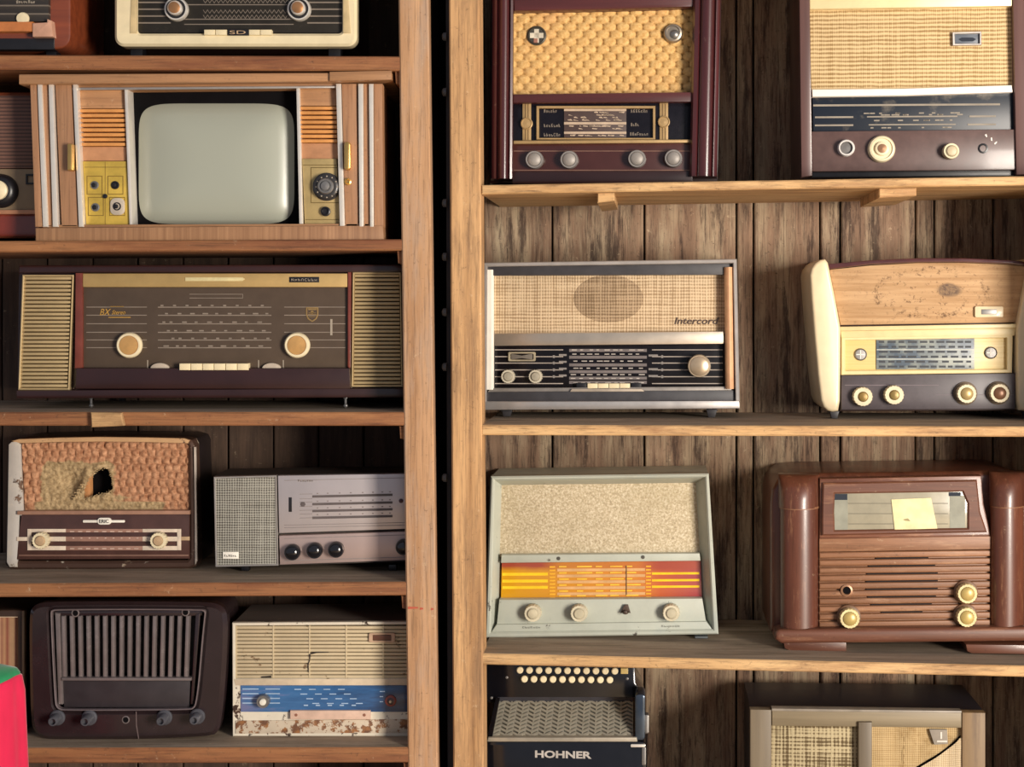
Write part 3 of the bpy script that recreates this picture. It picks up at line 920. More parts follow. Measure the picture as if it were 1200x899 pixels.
t.prism('control_panel', [(327, 628), (491, 622.5), (491, 656), (328, 662)], -.002, .016, SILP2, .0015)
def sl(x, y):   # rows drift up to the right
    return y - (x - 326) * .022
L = []
for y in (581.5, 590.5, 598.5, 606.5):
    L.append([(366, sl(366, y)), (460, sl(460, y)), (460, sl(460, y) + 2.8), (366, sl(366, y) + 2.8)])
t.rects('frequency_bars', L, -.0027, plain('scale_grey', '5a5150', .5))
L = []
for y in (563, 579.5, 585, 589, 594, 598.5, 603, 607.5, 615.5, 618.5):
    a, b = (333, 476) if y in (563, 615.5, 618.5) else (351, 366)
    L.append([(a, sl(a, y)), (b, sl(b, y)), (b, sl(b, y) + .6), (a, sl(a, y) + .6)])
for x, y in ((333, 631), (333, 657)):
    L.append([(x, y), (478, y - 4.5), (478, y - 3.8), (x, y + .7)])
t.rects('dial_markings', L, -.0026, plain('scale_grey2', '8a7f7c', .5))
t.rects('station_marks', [[(x, sl(x, y)), (x + 2, sl(x, y)), (x + 2, sl(x, y) + 1.2), (x, sl(x, y) + 1.2)] for y in (578.8, 588, 595.8, 603.6) for x in (371, 383, 397, 410, 424, 436, 447, 456)], -.0026, plain('scale_grey2', '8a7f7c', .5))
t.scribble('worn_print', 7, 349, 564.5, 2.2, 18, PRINT_D, -.0026, 4)
t.rect('slot', 338.3, 583, 342, 600, -.0028, .0, BLACK, .0003)
t.lathe('tuning_star', 355, 591, -.002, [(3.2, .001), (3.2, -.001), (.3, -.0012)], plain('scale_grey', '5a5150', .5), seg=6)
t.lathe('indicator_lamp', 470, 587, -.002, [(2.6, .001), (2.6, -.001), (.4, -.002)], plain('lamp_red', '4a2430', .3))
for x, y in ((343.5, 646.5), (369.5, 644.5), (394.5, 643.5), (473.5, 640.5)):
    t.knob(x, y, 9.3, BLACK, BLACKG, -.002, .016, .75, 0, False)
t.feet([287, 460], 662, 9, BLACK, ((.03, .05), (.13, .15)))

# ---- far left sliver radio
t = radio('striped-cloth radio with dark frame, mostly hidden behind the pink cloth', UL, -40, lrow(5, 0), .10)
t.prism('cabinet', rc(-120, 716, 28.5, 870), .02, .25, plain('dark_case', '2a1d18', .5), .002)
t.ring('front_frame', rc(-120, 715, 28.5, 866), rc(-114, 723, 20.5, 852), .0, .02, plain('dark_frame_edge', '3a2a22', .45), .002)
t.rect('frame_bead', 25.6, 716, 28.5, 864, -.002, .01, plain('worn_bead', '8c7558', .5), .0008)
t.rect('striped_cloth', -115, 722, 21, 853, .012, .021, stripes('striped_cloth', [(0, 'b48a68'), (.25, 'c79f78'), (.4, '9b6650'), (.6, 'b98c66'), (.8, '8a4a3a'), (1, 'b48a68')], 17, 0, .9))
t.rect('top_bead', -114, 720, 20.5, 724, .002, .012, plain('beige_bead', 'bda58c', .5), .001)

# ---- black bakelite radio
BAK = plain('dark_bakelite_shell', '2b2022', .24, coat=.35, mottle=.12)
t = radio('dark brown bakelite radio with a row of vertical grille bars, no dial', UL, 150, lrow(5, 150), .055)
out = [(33, 722), (36, 713), (43, 708), (58, 706), (150, 705.5), (240, 706.5), (253, 708), (262, 713), (266, 723), (265.5, 760), (262, 815), (258, 848), (255, 858), (248, 864), (150, 868), (60, 868), (48, 866), (39, 859), (35, 848), (33.5, 790)]
inn = [(59, 720), (59.3, 717), (60.5, 715.5), (66, 714.5), (150, 714), (235, 714.5), (239, 715.5), (240.5, 717.5), (240, 722), (237, 750), (233, 800), (229.5, 825), (227, 830.5), (222, 832.3), (150, 833), (75, 833), (69, 832), (65.3, 828.5), (64, 823), (61, 770)]
out, inn = soft(out), soft(inn)
t.ring('shell_front', out, inn, .0, .03, BAK, .008)
t.prism('cabinet', [(148 + (x - 148) * .95, 868 + (y - 868) * .97) for x, y in out], .03, .2, BAK, .0008)
t.ring('rim', [(x + (150 - x) * -.004, y + (775 - y) * -.006) for x, y in inn], [(x + (150 - x) * .012, y + (775 - y) * .02) for x, y in inn], -.003, .01, plain('highlit_bakelite_rim', '6e6263', .3, coat=.3), .0012)  # rim's thin highlight put into a lighter bakelite colour
t.prism('recess_back', inn, .026, .0305, plain('recess_dark', '0f0c0d', .8), .0002)  # blackened to hold the shade between the bars
t.prism('grille_hood', [(62, 716), (238, 715.5), (237, 722), (63, 722)], .008, .03, BAK, .003)
BAR = plain('bakelite_bar', '6b6160', .25, coat=.4)  # bakelite lightened to carry the highlights on the bars
for i in range(16):
    x = 73.5 + i * 9.75
    f = (i - 7.5) / 7.5
    xb = x + 1.5 - .25 * i
    t.prism('grille_bar', [(x - 2.3, 722), (x + 2.1, 722), (xb + 2.1, 794), (xb - 2.3, 794)], .004, .026, BAR, .003)
t.prism('side_flute', [(64, 718), (70, 719), (73, 826), (68, 826)], .003, .028, BAR, .003)
t.prism('side_flute', [(229, 720), (235, 718), (227, 826), (223, 826)], .006, .028, BAK, .003)
t.prism('ledge', [(72, 794.5), (224, 794.5), (224, 798), (72, 798)], .0, .028, BAR, .0015)
t.prism('lower_panel', [(73.5, 798), (223, 798), (222, 829), (75, 829)], .012, .028, plain('dusty_bakelite', '322c2f', .45), .001)
for x, y in ((88.5, 718.5), (217.5, 717.5), (147.5, 843.5)):
    t.lathe('screw_hole', x, y, .0 if y > 800 else .007, [(4.6, .001), (4.6, -.0015), (3.4, -.002), (3.2, .001), (.3, .0012)], BAR)
    t.lathe('hole', x, y, .0 if y > 800 else .007, [(3.3, .001), (3.3, -.0008), (.3, -.0008)], DARK)
t.rects('crack', [[(159, 834), (160, 834), (160.3, 850), (163, 866), (162, 866), (159.4, 851)]], -.0006, plain('crack_line', '6a5a58', .6))
for x, y in ((67.5, 841), (105, 841), (193, 840.5), (231.5, 839.5)):
    b = t.lathe('knob', x, y, .0, [(9, .001), (9, -.003), (7.5, -.006), (5, -.006)], plain('worn_knob', '4d4d53', .35))
    t.lathe('stem', x, y, .0, [(6.2, -.004), (5.6, -.03), (4.6, -.033), (3.6, -.033), (3.4, -.026), (.3, -.026)], plain('worn_knob', '4d4d53', .35), b, seg=20)

# ---- white radio with blue dial
t = radio('chipped white radio with a blue dial and slatted grille, right end behind post', UL, 385, lrow(5, 385), .08)
SLT = paint('cream_slats', 'c4b392', '7a5f45', .3, .5, 30)
CHW = paint('chipped_cream_enamel', 'd9d0bd', '6b4630', .45, .45, 30, '3a2a22')
RUST = paint('rusty_enamel', 'cdbda6', '6f4c36', .8, .6, 42, '99683f')
t.prism('cabinet', [(272.5, 731), (491, 729), (491, 862), (273, 862.5)], .012, .21, paint('dusty_brown_case', '5e534c', 'a89c8c', .05, .7), .002)
t.ring('front_frame', [(272, 730), (491, 728.5), (491, 863), (272.5, 863)], [(275.5, 733.5), (488, 732), (488, 795), (276, 795.5)], .0, .013, CHW, .0012)
t.rect('grille_back', 275, 733, 488, 795.5, .009, .0125, plain('grille_shadow', '6e5a44', .8), .0002)
for i in range(14):
    y = 734 + i * 4.42
    t.prism('slat', rc(276, y, 488, y + 3.5), .0015, .009, SLT, .0012)
for x in (276.5, 320, 362.5, 405.5, 449):
    t.rect('divider', x - .7, 733.5, x + .7, 795, .0005, .009, SLT, .0004)
t.rects('crack', [[(363, 765.3), (370, 764), (385, 764.2), (385, 765), (371, 765.4), (365, 767)], [(362, 767), (364, 766.5), (363.4, 774), (361.4, 780), (362, 788), (361, 788), (360.4, 780), (362.4, 773)], [(306, 793), (318, 792), (318, 794.5), (306, 794.5)]], -.0001, plain('black_crack', '2a211c', .8))
t.ring('badge', rr(432, 742, 463, 753, 2), rr(436.5, 744, 458.5, 751, 1), -.003, .002, plain('beige_badge', 'b99a80', .45), .0008)
t.rect('badge_slot', 437, 744.5, 458, 750.5, -.001, .002, plain('brown_slot', '6a4434', .5), .0004)
t.prism('cream_band', [(274, 796), (491, 795.5), (491, 803), (276, 803.5)], -.001, .012, plain('cream_band', 'cdbba0', .5), .001)
k = NT('blue_dial_glass')
v = k.coords(rnd=False)
sx = k.n('SeparateXYZ', None, i0=v)
n1 = k.noise(k.n('Mapping', None, Vector=v, Scale=(6, 1, 40)).outputs[0], 2.5, 4)
col = k.ramp(k.math('ADD', k.math('MULTIPLY', sx.outputs[0], 2.2), k.math('MULTIPLY', n1, .9)), [(.0, srgb('7077a0')), (.2, srgb('3d6c9e')), (.5, srgb('2f5a8a')), (.75, srgb('27446a')), (1., srgb('202a44'))])
t.rect('dial', 282, 803.5, 489, 834.5, -.002, .012, k.done(col, .22, coat=.5), .0008)
L = []
for i, y in enumerate((807, 812.5, 818, 823.5)):
    L += [(284, y, 303, y + 1.2), (311, y, 328, y + 1.2)]
    L += [(345 + (i * 7 + j * 17) % 80, y + .5, 345 + (i * 7 + j * 17) % 80 + 8, y + 1.5) for j in range(4)]
L += [(356 + j * 14, 826, 361 + j * 14, 827.4) for j in range(5)] + [(445, 810, 451, 811), (445, 816, 449, 817), (445, 822, 449, 823)]
t.rects('dial_markings', L, -.0027, plain('pale_blue_print', '9fb6cf', .5))
t.knob(309.5, 820.5, 7.6, STEEL, plain('pale_cap', 'd8d4c6', .35), -.002, .016, .55)
k = t.lathe('knob', 458, 821, -.002, [(6.6, .001), (6.6, -.004), (5, -.006), (4.2, -.006)], plain('red_rim', '8f4a40', .4))
t.lathe('cap', 458, 821, -.002, [(4.3, -.003), (4.3, -.006), (.3, -.008)], plain('dark_red_cap', '4a2626', .3, coat=.4), k)
t.lathe('shaft', 458, 821, -.002, [(1.4, -.006), (1.4, -.012), (.2, -.0125)], IVORY, k, seg=12)
t.rect('name_plate', 340, 833, 434, 843.5, -.009, .012, plain('pinkish_plate', 'd0b09c', .45), .0015)
for x in (347, 427):
    t.lathe('screw', x, 838, -.009, [(1.7, .001), (1.7, -.001), (.2, -.0013)], plain('rust_screw', '8a5a48', .6), seg=10)
t.prism('lower_band', [(276, 845), (491, 843), (491, 859), (276, 860)], -.0025, .012, RUST, .0012)
for x in (309, 458):
    a = t.p(x, 862.5, .02)
    t.prism('foot', [(a[0] - .006, a[1]), (a[0] + .006, a[1]), (a[0] + .003, 0), (a[0] - .003, 0)], .015, .027, STEEL, .001, local=True)
    t.prism('rear_foot', [(a[0] - .006, a[1]), (a[0] + .006, a[1]), (a[0] + .003, 0), (a[0] - .003, 0)], .17, .182, STEEL, .001, local=True)

# ---- pink cloth in the foreground
def cloth_mat(name, c, c2):
    k = NT(name)
    f = k.noise(k.coords((1, 1, .4), rnd=False), 18, 4)
    k.b.inputs['Sheen Weight'].default_value = .3
    return k.done(k.ramp(f, [(.3, srgb(c2)), (.7, srgb(c))]), .75)
PINK = cloth_mat('hot_pink_cloth', 'dc0448', 'c0003a')
GREEN = cloth_mat('green_cloth', '0f8a52', '0a6a40')
cx_, cz_ = UL.p(-42, 790, -.22)
ce = empty('draped_cloth', (cx_, -.22, 0), 'hot pink cloth with a green top draped in the bottom left corner', 'cloth')
def rowz(r): return UL.p(-42, r, -.22)[1]
def drape(name, rows, m, amp):
    V = []; F = []; n = 96
    for (z, r0, tilt) in rows:
        for i in range(n):
            a = 2 * math.pi * i / n
            r = r0 * (1 + amp * (math.sin(9 * a + 1.0) * .6 + math.sin(14 * a) * .4) * (1 if z < rows[0][0] - .01 else .3))
            V.append((r * math.cos(a), r * math.sin(a) * .8, z + tilt * math.cos(a)))
    for j in range(len(rows) - 1):
        for i in range(n):
            q = (i + 1) % n
            F.append([j * n + i, j * n + q, (j + 1) * n + q, (j + 1) * n + i])
    F.append(list(range(n)))
    return mesh_obj(name, V, F, m, ce, ang=60)
s_ = UL.sc(0, 800, -.22)
R0 = (27 + 42) * s_
top = rowz(812)
drape('pink_cloth', [(top, R0 * .90, .034), (top - .004, R0 * .95, .034), (top - .03, R0 * .97, .034), (top - .08, R0 * .99, .028), (top - .16, R0 * 1.03, .01), (top - .3, R0 * 1.1, 0), (top - .5, R0 * 1.2, 0), (.012, R0 * 1.5, 0)], PINK, .05)
drape('green_band', [(top + .030, R0 * .4, .018), (top + .026, R0 * .6, .024), (top + .010, R0 * .86, .033), (top + .001, R0 * .915, .0345), (top - .004, R0 * .91, .0345)], GREEN, .02)

# ================================================================== RIGHT UNIT
# ---- maroon radio with golden puffed cloth
MLAC = wood('maroon_veneer', '301416', '552628', 'z', .28, 40, coat=.35, bstr=.06, wear=.25)
MLAX = wood('maroon_veneer_cross', '38191a', '5a2b2a', 'x', .3, 40, coat=.3, bstr=.06)
t = radio('maroon lacquered radio with golden quilted cloth and four grey knobs', UR, 708, rrow(1, 708), .09)
t.prism('cabinet', [(575, -30), (846, -32), (841, 214), (574, 215)], .05, .30, MAROON_D, .002)
def pillar(x0, w, top, bot, sh):
    prof = [(x0, .05), (x0, -.004), (x0 + w * .08, -.011), (x0 + w * .22, -.012), (x0 + w * .28, -.007), (x0 + w * .34, -.014), (x0 + w * .5, -.018),
            (x0 + w * .68, -.016), (x0 + w * .76, -.012), (x0 + w * .8, -.006), (x0 + w * .86, -.011), (x0 + w * .96, -.009), (x0 + w, -.003), (x0 + w, .05)]
    t.column('pillar', prof, top, bot, MLAC, sh)
pillar(576.5, 26, -32, 210, -1.5)
pillar(813, 32, -34, 207, -5)
t.prism('top_bar', [(600, -32), (816, -32), (815, 8), (760, 10), (700, 11.5), (640, 12.5), (602, 13)], -.002, .05, MLAX, .006)
k = NT('golden_cloth')
v = k.coords(rnd=False)
n1 = k.noise(v, 160, 5, .7)
col = k.ramp(n1, [(.3, srgb('bd8f52')), (.7, srgb('e6c183'))])
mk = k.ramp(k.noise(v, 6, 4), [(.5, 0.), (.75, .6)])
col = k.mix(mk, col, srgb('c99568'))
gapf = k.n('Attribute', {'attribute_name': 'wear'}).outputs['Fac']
col = k.mix(k.ramp(gapf, [(.45, 0.), (.95, .9)]), col, srgb('7d5628'))  # crease shade painted in: gaps between puffs darken with height
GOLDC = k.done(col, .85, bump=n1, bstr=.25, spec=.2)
def puff(x, y, raw=False):
    best = 0
    r = round((y - 14) / 8.8)
    for rw in (r - 1, r, r + 1):
        xo = 606 + (rw % 2) * 7.75
        i = round((x - xo) / 15.5)
        for ii in (i - 1, i, i + 1):
            dx = (x - xo - ii * 15.5) / 8.2; dy = (y - 14 - rw * 8.8) / 6.0
            q = 1 - dx * dx - dy * dy
            best = max(best, q)
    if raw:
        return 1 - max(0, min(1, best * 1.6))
    return .0068 * math.sqrt(max(0, best)) + .0006 * mnoise.noise((x * .3, y * .3, 1))
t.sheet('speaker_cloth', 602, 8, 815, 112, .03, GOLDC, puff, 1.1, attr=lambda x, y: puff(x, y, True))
t.rect('cloth_board', 600, 0, 816, 118, .036, .05, DARK, .0002)
t.prism('middle_bar', [(601, 110), (813, 107.5), (813, 119.5), (601, 121)], -.004, .05, MLAX, .004)
DIALB = plain('blue_black_glass', '15131a', .2, mottle=.2, spec=.3)
t.prism('dial_panel', [(601, 121), (812, 119.5), (811, 165), (601, 165.5)], .014, .05, DIALB, .0006)
t.ring('dial_bezel', rc(628.5, 124, 768, 163.5), rc(631.5, 127, 765, 161.5), .006, .015, GOLD, .0008)
t.rect('dial_print_plate', 661, 127, 734, 161.5, .0118, .014, plain('scale_brown', '4a3a36', .5), .0002)
L = [(661, y, 734, y + h) for y, h in ((127.6, 2.6), (143, 3), (154.3, 2.6))]
random.seed(3)
for i in range(60):
    x = random.uniform(664, 728); y = random.choice((131, 134, 137, 140, 147, 150, 158))
    L.append([(x, y), (x + random.uniform(2, 7), y + random.uniform(-.6, 1.5)), (x + 5, y + 1.6), (x, y + 1.1)])
t.rects('station_names', L, .011, plain('scale_beige', 'b7a18a', .6))
for q, (x, y, w) in enumerate(((637, 131, 16), (637, 148, 20), (637, 159, 20), (739, 131, 20), (739, 147, 10), (738, 158, 22))):
    t.scribble('worn_print', max(4, int(w / 2.6)), x, y + 1, 4, w, PRINT_D, .0132, 10 + q)
for x, y in ((617.3, 145), (778, 143)):
    s1 = t.rect('gold_strip', x - 5, 121, x + 5, 164.5, .0105, .0145, GOLD, .0004)
    t.rects('strip_grooves', [(x - 2, 121.5, x - 1.2, 164), (x + 1.2, 121.5, x + 2, 164)], .0101, plain('groove_brown', '5c431f', .6), parent=s1)
    k = t.lathe('medallion', x, y, .0105, [(7, .001), (7, -.004), (6, -.005), (5.2, -.0035), (4.4, -.0035), (.3, -.005)], GOLD, s1)
t.prism('gold_ledge', [(602, 164.8), (811, 163.5), (811, 167), (602, 168.5)], .002, .05, GOLD, .001)
t.prism('control_panel', [(601, 168), (811, 166.5), (810, 201), (601, 202)], .012, .05, MAROON, .001)
t.rects('panel_lines', [(602, 176.5, 811, 177.5), (602, 199, 811, 200)], .0112, plain('copper_line', '8c6a5a', .4, .4))
t.prism('plinth', [(600, 201), (812, 200), (812, 214.5), (600, 215.5)], .004, .05, MAROON_D, .003)
KS = plain('pewter_knob', '8d8782', .42, .3, .12)
for x, y in ((627, 188), (667.5, 188), (746.5, 187), (789, 186.5)):
    t.knob(x, y, 10.6, KS, plain('pewter_cap', '948d86', .5, .2), .012, .02, .72)
k = t.lathe('dial_badge', 629, 42, .024, [(11.3, .003), (11.3, -.003), (9.6, -.005), (8.8, -.003), (.3, -.003)], plain('badge_rim', '4d4a42', .4, .5))
t.rects('badge_quarters', [rc(621, 38.5, 637, 44.5), rc(626, 34, 631.5, 50.0)], .0202, plain('badge_white', 'cfc6b2', .5), parent=k)
t.rects('badge_quarter', [rc(625.5, 45, 630, 50)], .0198, plain('badge_red', '9a6a58', .5), parent=k)
k = t.lathe('magic_eye', 788.8, 39.5, .024, [(11.5, .003), (11.5, -.004), (10, -.010), (8, -.011), (7.6, -.008)], plain('eye_rim', '9b8f80', .35, .7))
t.lathe('eye_glass', 790.5, 41, .024, [(5.6, -.004), (5.2, -.010), (3, -.013), (.3, -.014)], STEEL, k)

# ---- beige cloth radio, top right
t = radio('dark brown radio with beige ribbed cloth and mismatched knobs, top right', UR, 1068, rrow(1, 1068), .12)
BRN = wood('purple_brown_veneer', '4e3531', '6e504a', 'z', .35, 40, coat=.3, bstr=.08)
t.prism('cabinet', [(936, -54), (1226, -54), (1223, 206), (939, 208)], .03, .31, BRN, .002)
t.prism('side_stile', [(936, -53), (948.5, -53), (952, 206), (939, 208)], -.004, .03, BRN, .003)
t.prism('side_stile', [(1186, -53), (1226, -53), (1223, 204.5), (1191, 205)], -.004, .03, BRN, .003)
t.prism('top_bar', [(948, -53), (1187, -53), (1186, 7), (949, 11)], -.0, .03, plain('pale_gold_bar', 'e8d5a4', .4, .2, .06), .003)
t.prism('speaker_cloth', [(948, 10), (1187, 6), (1187, 101), (951, 106)], .014, .03, weave('beige_ribbed_cloth', 'dcc193', '977a50', 2.6, 5.0, .9, .3, hstripe=.18), .0004)
b = t.ring('badge', [(1116, 37.5), (1150.5, 36.5), (1150.5, 53), (1116.5, 53.5)], [(1119, 40), (1148, 39.3), (1148, 50.7), (1119.3, 51)], .006, .016, SILVER, .001)
t.rect('badge_plate', 1118, 39, 1149, 52, .011, .016, plain('blue_grey_plate', '5f6670', .4), .0003, parent=b)
t.rects('badge_mark', [[(1123, 46), (1127, 44), (1140, 44), (1144, 46), (1140, 48.5), (1127, 48.5)]], .0106, NAVY, parent=b)
t.prism('metal_bar', [(951.5, 104.5), (1060, 103.5), (1186, 99.5), (1187, 108), (1060, 112), (952, 113.5)], -.004, .03, plain('white_metal_bar', 'fdf3e6', .3, .0, .03), .003)
DK = NT('faded_blue_glass')
v = DK.coords(rnd=False)
mk = DK.ramp(DK.noise(v, 14, 8, .65), [(.55, 0.), (.66, 1.)])
DKM = DK.done(DK.mix(mk, srgb('131c29'), srgb('5b5650')), .4)
t.prism('dial', [(952, 113), (1188, 107), (1190, 152), (953, 154)], .010, .03, DKM, .0005)
def tl(x, y):
    return y - (x - 953) * .006
def bar(x0, x1, y, h):
    return [(x0, tl(x0, y)), (x1, tl(x1, y)), (x1, tl(x1, y) + h), (x0, tl(x0, y) + h)]
L = [bar(953, 1172, 122.5, 2.2), bar(955, 1000, 136.5, 2), bar(1016, 1122, 136.5, 1.6), bar(1136, 1167, 136.5, 2), bar(955, 1000, 146, 2), bar(1018, 1120, 146, 1.4), bar(1134, 1167, 146, 2)]
random.seed(5)
for i in range(36):
    x = random.uniform(1012, 1125); y = random.choice((132.5, 134.5, 141, 149.5))
    L.append(bar(x, x + random.uniform(3, 7), y, 1.5))
t.rects('dial_markings', L, .0093, plain('worn_scale_print', '8f8577', .6))
t.prism('control_panel', [(951, 154), (1190, 151.5), (1192, 199), (952, 201)], .002, .03, plain('plum_brown_panel', '5d4641', .38, coat=.2), .002)
t.prism('plinth', [(951, 201.5), (1192, 199.5), (1192, 206), (951, 208)], .012, .03, BLACK, .0008)
k = t.lathe('knob', 991, 174, .002, [(10, .001), (10, -.012), (9, -.015), (7.4, -.015), (7, -.006), (.3, -.005)], plain('white_ring_knob', 'd8d2cc', .35))
t.lathe('cap', 991, 174, .002, [(7, -.004), (6.6, -.009), (.3, -.010)], plain('grey_cap', '6a6664', .4), k)
k = t.lathe('knob', 1032.5, 175, .002, [(16, .001), (16, -.008), (14.5, -.013), (12.5, -.014), (12, -.011), (8.5, -.011), (8, -.016), (6, -.017)], IVORY, seg=36)
t.lathe('cap', 1032.5, 175, .002, [(5.6, -.012), (5.2, -.0185), (.3, -.0195)], plain('bronze_cap', '9a7458', .35, .6), k)
t.knob(1113, 178, 9.6, IVORY, plain('beige_cap', 'c4b391', .4), .002, .019, .68)
t.lathe('shaft_hole', 1152, 174, .002, [(6, .001), (6, -.001), (4, -.0015), (3.6, .0006), (.3, .0008)], BLACK)
t.rects('switch_marks', [[(1154, 158), (1156, 157), (1157, 160), (1156, 161)], [(1161, 161.5), (1162.5, 161), (1163, 165), (1161.5, 165)], [(1165, 168), (1168, 165.5), (1168.5, 167), (1166, 169.5)]], .0014, WHITE)

# ---- radio with chrome frame
t = radio('chrome-framed black radio with woven beige cloth and silver band, on middle shelf', UR, 716, rrow(2, 716), .20)
GREYP = plain('dark_grey_sill', '3d3b3e', .4)
FRM = plain('grey_chrome_frame', 'b3aca6', .35, .5, .1)
fo = [(567, 308), (863.5, 303.5), (867, 479), (566, 480.5)]
t.ring('frame', fo, [(571, 312.5), (859, 308.5), (862, 470), (570, 470.5)], .0, .04, FRM, .0015)
t.prism('cabinet', [(567.5, 308.5), (863, 304), (866.5, 478.5), (566.5, 480)], .04, .28, plain('charcoal_case', '38363a', .5), .001)
t.prism('soffit', [(571, 312.3), (859, 308.3), (857, 322), (575, 323)], .012, .04, GREYP, .001)  # shade at the top of the recess, put in as a dark strip
t.prism('speaker_cloth', [(575, 321), (850, 319.5), (850, 391), (575, 392)], .032, .04, weave('beige_grid_cloth', 'd6bd9b', '9d8364', 3.4, 4.2, .9, .5), .0004)
t.prism('speaker_opening_cloth', ell(713, 350, 41, 28), .0315, .034, weave('shaded_grid_cloth', 'b39a7c', '7d674e', 3.4, 4.2, .9, .5), .0004)  # dark of the speaker opening behind, put into a darker cloth oval
t.column('side_bar', [(568, .04), (568, .012), (571, .008), (576, .008), (579, .014), (579, .04)], 316, 457, WHITE)
t.column('side_bar', [(848.5, .04), (848.5, .010), (850.5, .003), (854, .0), (857.5, .003), (859.5, .010), (859.5, .04)], 313, 456, plain('tan_bar', 'dca87e', .35, coat=.3), 1.5)
t.prism('silver_band', [(579, 391), (848, 388.5), (848, 403), (579, 405.5)], .012, .04, plain('satin_silver_band', 'd3c5b3', .3, .8, .06), .002)
DG = plain('black_dial_glass', '141114', .2, spec=.3)
t.prism('dial', [(579, 405), (849, 403), (850, 453), (579, 454)], .026, .04, DG, .0004)
L = []
for y in (409.5, 417.5, 425, 433, 441, 449):
    L += [(580, y, 660, y + 1.1), (764, y, 847, y + 1.1)]
t.rects('dial_lines', L, .0252, plain('dial_line_beige', 'a3978c', .5))
L = [(667, y, 758, y + 3.4) for y in (409, 417, 426, 434, 441.5, 446.5)]
t.rects('frequency_bars', L, .0253, plain('dial_bar_grey', '6d6462', .5))
random.seed(11)
t.rects('station_marks', [(x, y, x + random.uniform(3, 7), y + 1.1) for y in (409.6, 414.5, 422.7, 431, 438.6, 443, 448) for x in [668 + 9.6 * i + random.uniform(0, 4) for i in range(9)]], .0248, plain('dial_mark_pale', 'b5aca2', .5))
t.rects('band_marks', [ell(x, y, 1.8, 1.8, 8) for x in (649, 776) for y in (418, 425.5, 433.5, 441.5)] + [(655, y, 664, y + 2.2) for y in (415, 423, 431, 439)] + [(760, y, 771, y + 2.4) for y in (415.5, 431.5, 439.5)], .0246, plain('dial_mark_grey', '7f7873', .5))
e = t.ring('magic_eye', rr(595.5, 412.5, 627.5, 423.5, 1.5), rr(598, 414.5, 625, 421.5, 1.5), .02, .027, plain('eye_frame', 'ac9f85', .4, .4), .0008)
t.prism('eye_glass', [(599, 414.5), (611.5, 416.8), (624, 414.5), (624, 421.5), (611.5, 419.8), (599, 421.5)], .022, .027, plain('eye_grey', '6b635a', .3), .0004, e)
for x in (596, 628):
    t.knob(x, 441, 8.3, plain('cream_grey_knob', 'c6bca6', .4), plain('knob_face', 'a59c88', .4), .026, .016, .66, .06)
t.knob(819, 428.5, 13.5, plain('champagne_knob', 'cdb99c', .32, .5), plain('champagne_cap', 'c0ab90', .34, .6), .026, .028, .84, 0, False)
for i in range(4):
    t.rect('push_button', 688.5 + i * 12.6, 449.5, 700.5 + i * 12.6, 456, .012, .03, CREAM, .001)
for x in (675.5, 739.5):
    t.rect('button_end', x, 449, x + 12, 456, .014, .03, BLACK, .001)
t.prism('button_tray', [(670, 455.8), (752, 455.6), (755, 459), (668, 459.2)], .006, .03, plain('tray_beige', 'b5a694', .4, .3), .001)
t.prism('sill_edge', [(575, 455), (855, 453), (859, 458), (571, 460)], .012, .04, plain('sill_metal', '9a928a', .35, .5), .0015)
t.prism('lower_sill', [(571, 459.5), (860, 457.5), (861.5, 470), (570, 470.5)], .008, .04, GREYP, .001)
t.prism('base_strip', [(566, 471), (866, 470), (867, 478.5), (566, 480.5)], -.003, .04, plain('base_chrome', 'cfc8c2', .3, .6, .08), .0012)
t.text('script_lettering', 'Intercord', 790.5, 380, 8, plain('script_dark', '4a3830', .4), .0312, width=52, shear=.25, bold=.012)
t.feet([594, 834], 479.5, 13, GREYP, ((.03, .05), (.22, .24)), taper=.2)

# ---- cream-cheeked radio
t = radio('radio with cream side cheeks, stained tan front and gold dial panel', UR, 1085, rrow(2, 1085), .20)
CHEEK = plain('ivory_cheek', 'e9d6b0', .35, coat=.2, mottle=.05)
CHEEK2 = CHEEK
t.prism('cabinet', [(974, 312), (1010, 307), (1080, 303), (1150, 303.5), (1215, 308), (1206, 481), (984, 482)], .02, .25, plain('brown_case', '43302c', .45), .002)
cl = [(967, 303.5), (961, 304.5), (955.5, 308), (951, 314), (949, 322), (950.5, 345), (954, 390), (958.5, 440), (962, 469), (965, 477), (970, 481.5), (976, 483), (982.5, 482), (984.5, 470), (985, 430), (985.2, 384), (979, 350), (972.5, 318), (970.5, 308)]
t.prism('side_cheek', cl, -.018, .21, CHEEK, .007, seg=3)
cr_ = [(2177.5 - x, y - 1.0) for x, y in cl]
t.prism('side_cheek', cr_, -.018, .21, CHEEK2, .007, seg=3)
t.prism('top_cap', [(970, 309.5), (1020, 305), (1075, 302.5), (1130, 302.5), (1185, 305), (1216, 308.5), (1216, 313), (1185, 309.5), (1130, 307.5), (1075, 307.5), (1020, 310), (972, 315.5)], -.006, .22, plain('maroon_cap', '4f2a2a', .22, coat=.6), .002)
k = NT('stained_tan_front')
v = k.coords(rnd=False)
g = k.noise(k.n('Mapping', None, Vector=v, Scale=(3, 3, 60)).outputs[0], 1.5, 7, .65)
col = k.ramp(g, [(.3, srgb('a0794f')), (.65, srgb('cba67c'))])
sp = k.n('SeparateXYZ', None, i0=v)
ctr = t.p(1092, 343, 0); bl = t.p(1112, 340, 0)
dx = k.math('MULTIPLY', k.math('SUBTRACT', sp.outputs[0], ctr[0]), 9.2)
dz = k.math('MULTIPLY', k.math('SUBTRACT', sp.outputs[2], ctr[1]), 20.)
rad = k.math('SQRT', k.math('ADD', k.math('MULTIPLY', dx, dx), k.math('MULTIPLY', dz, dz)))
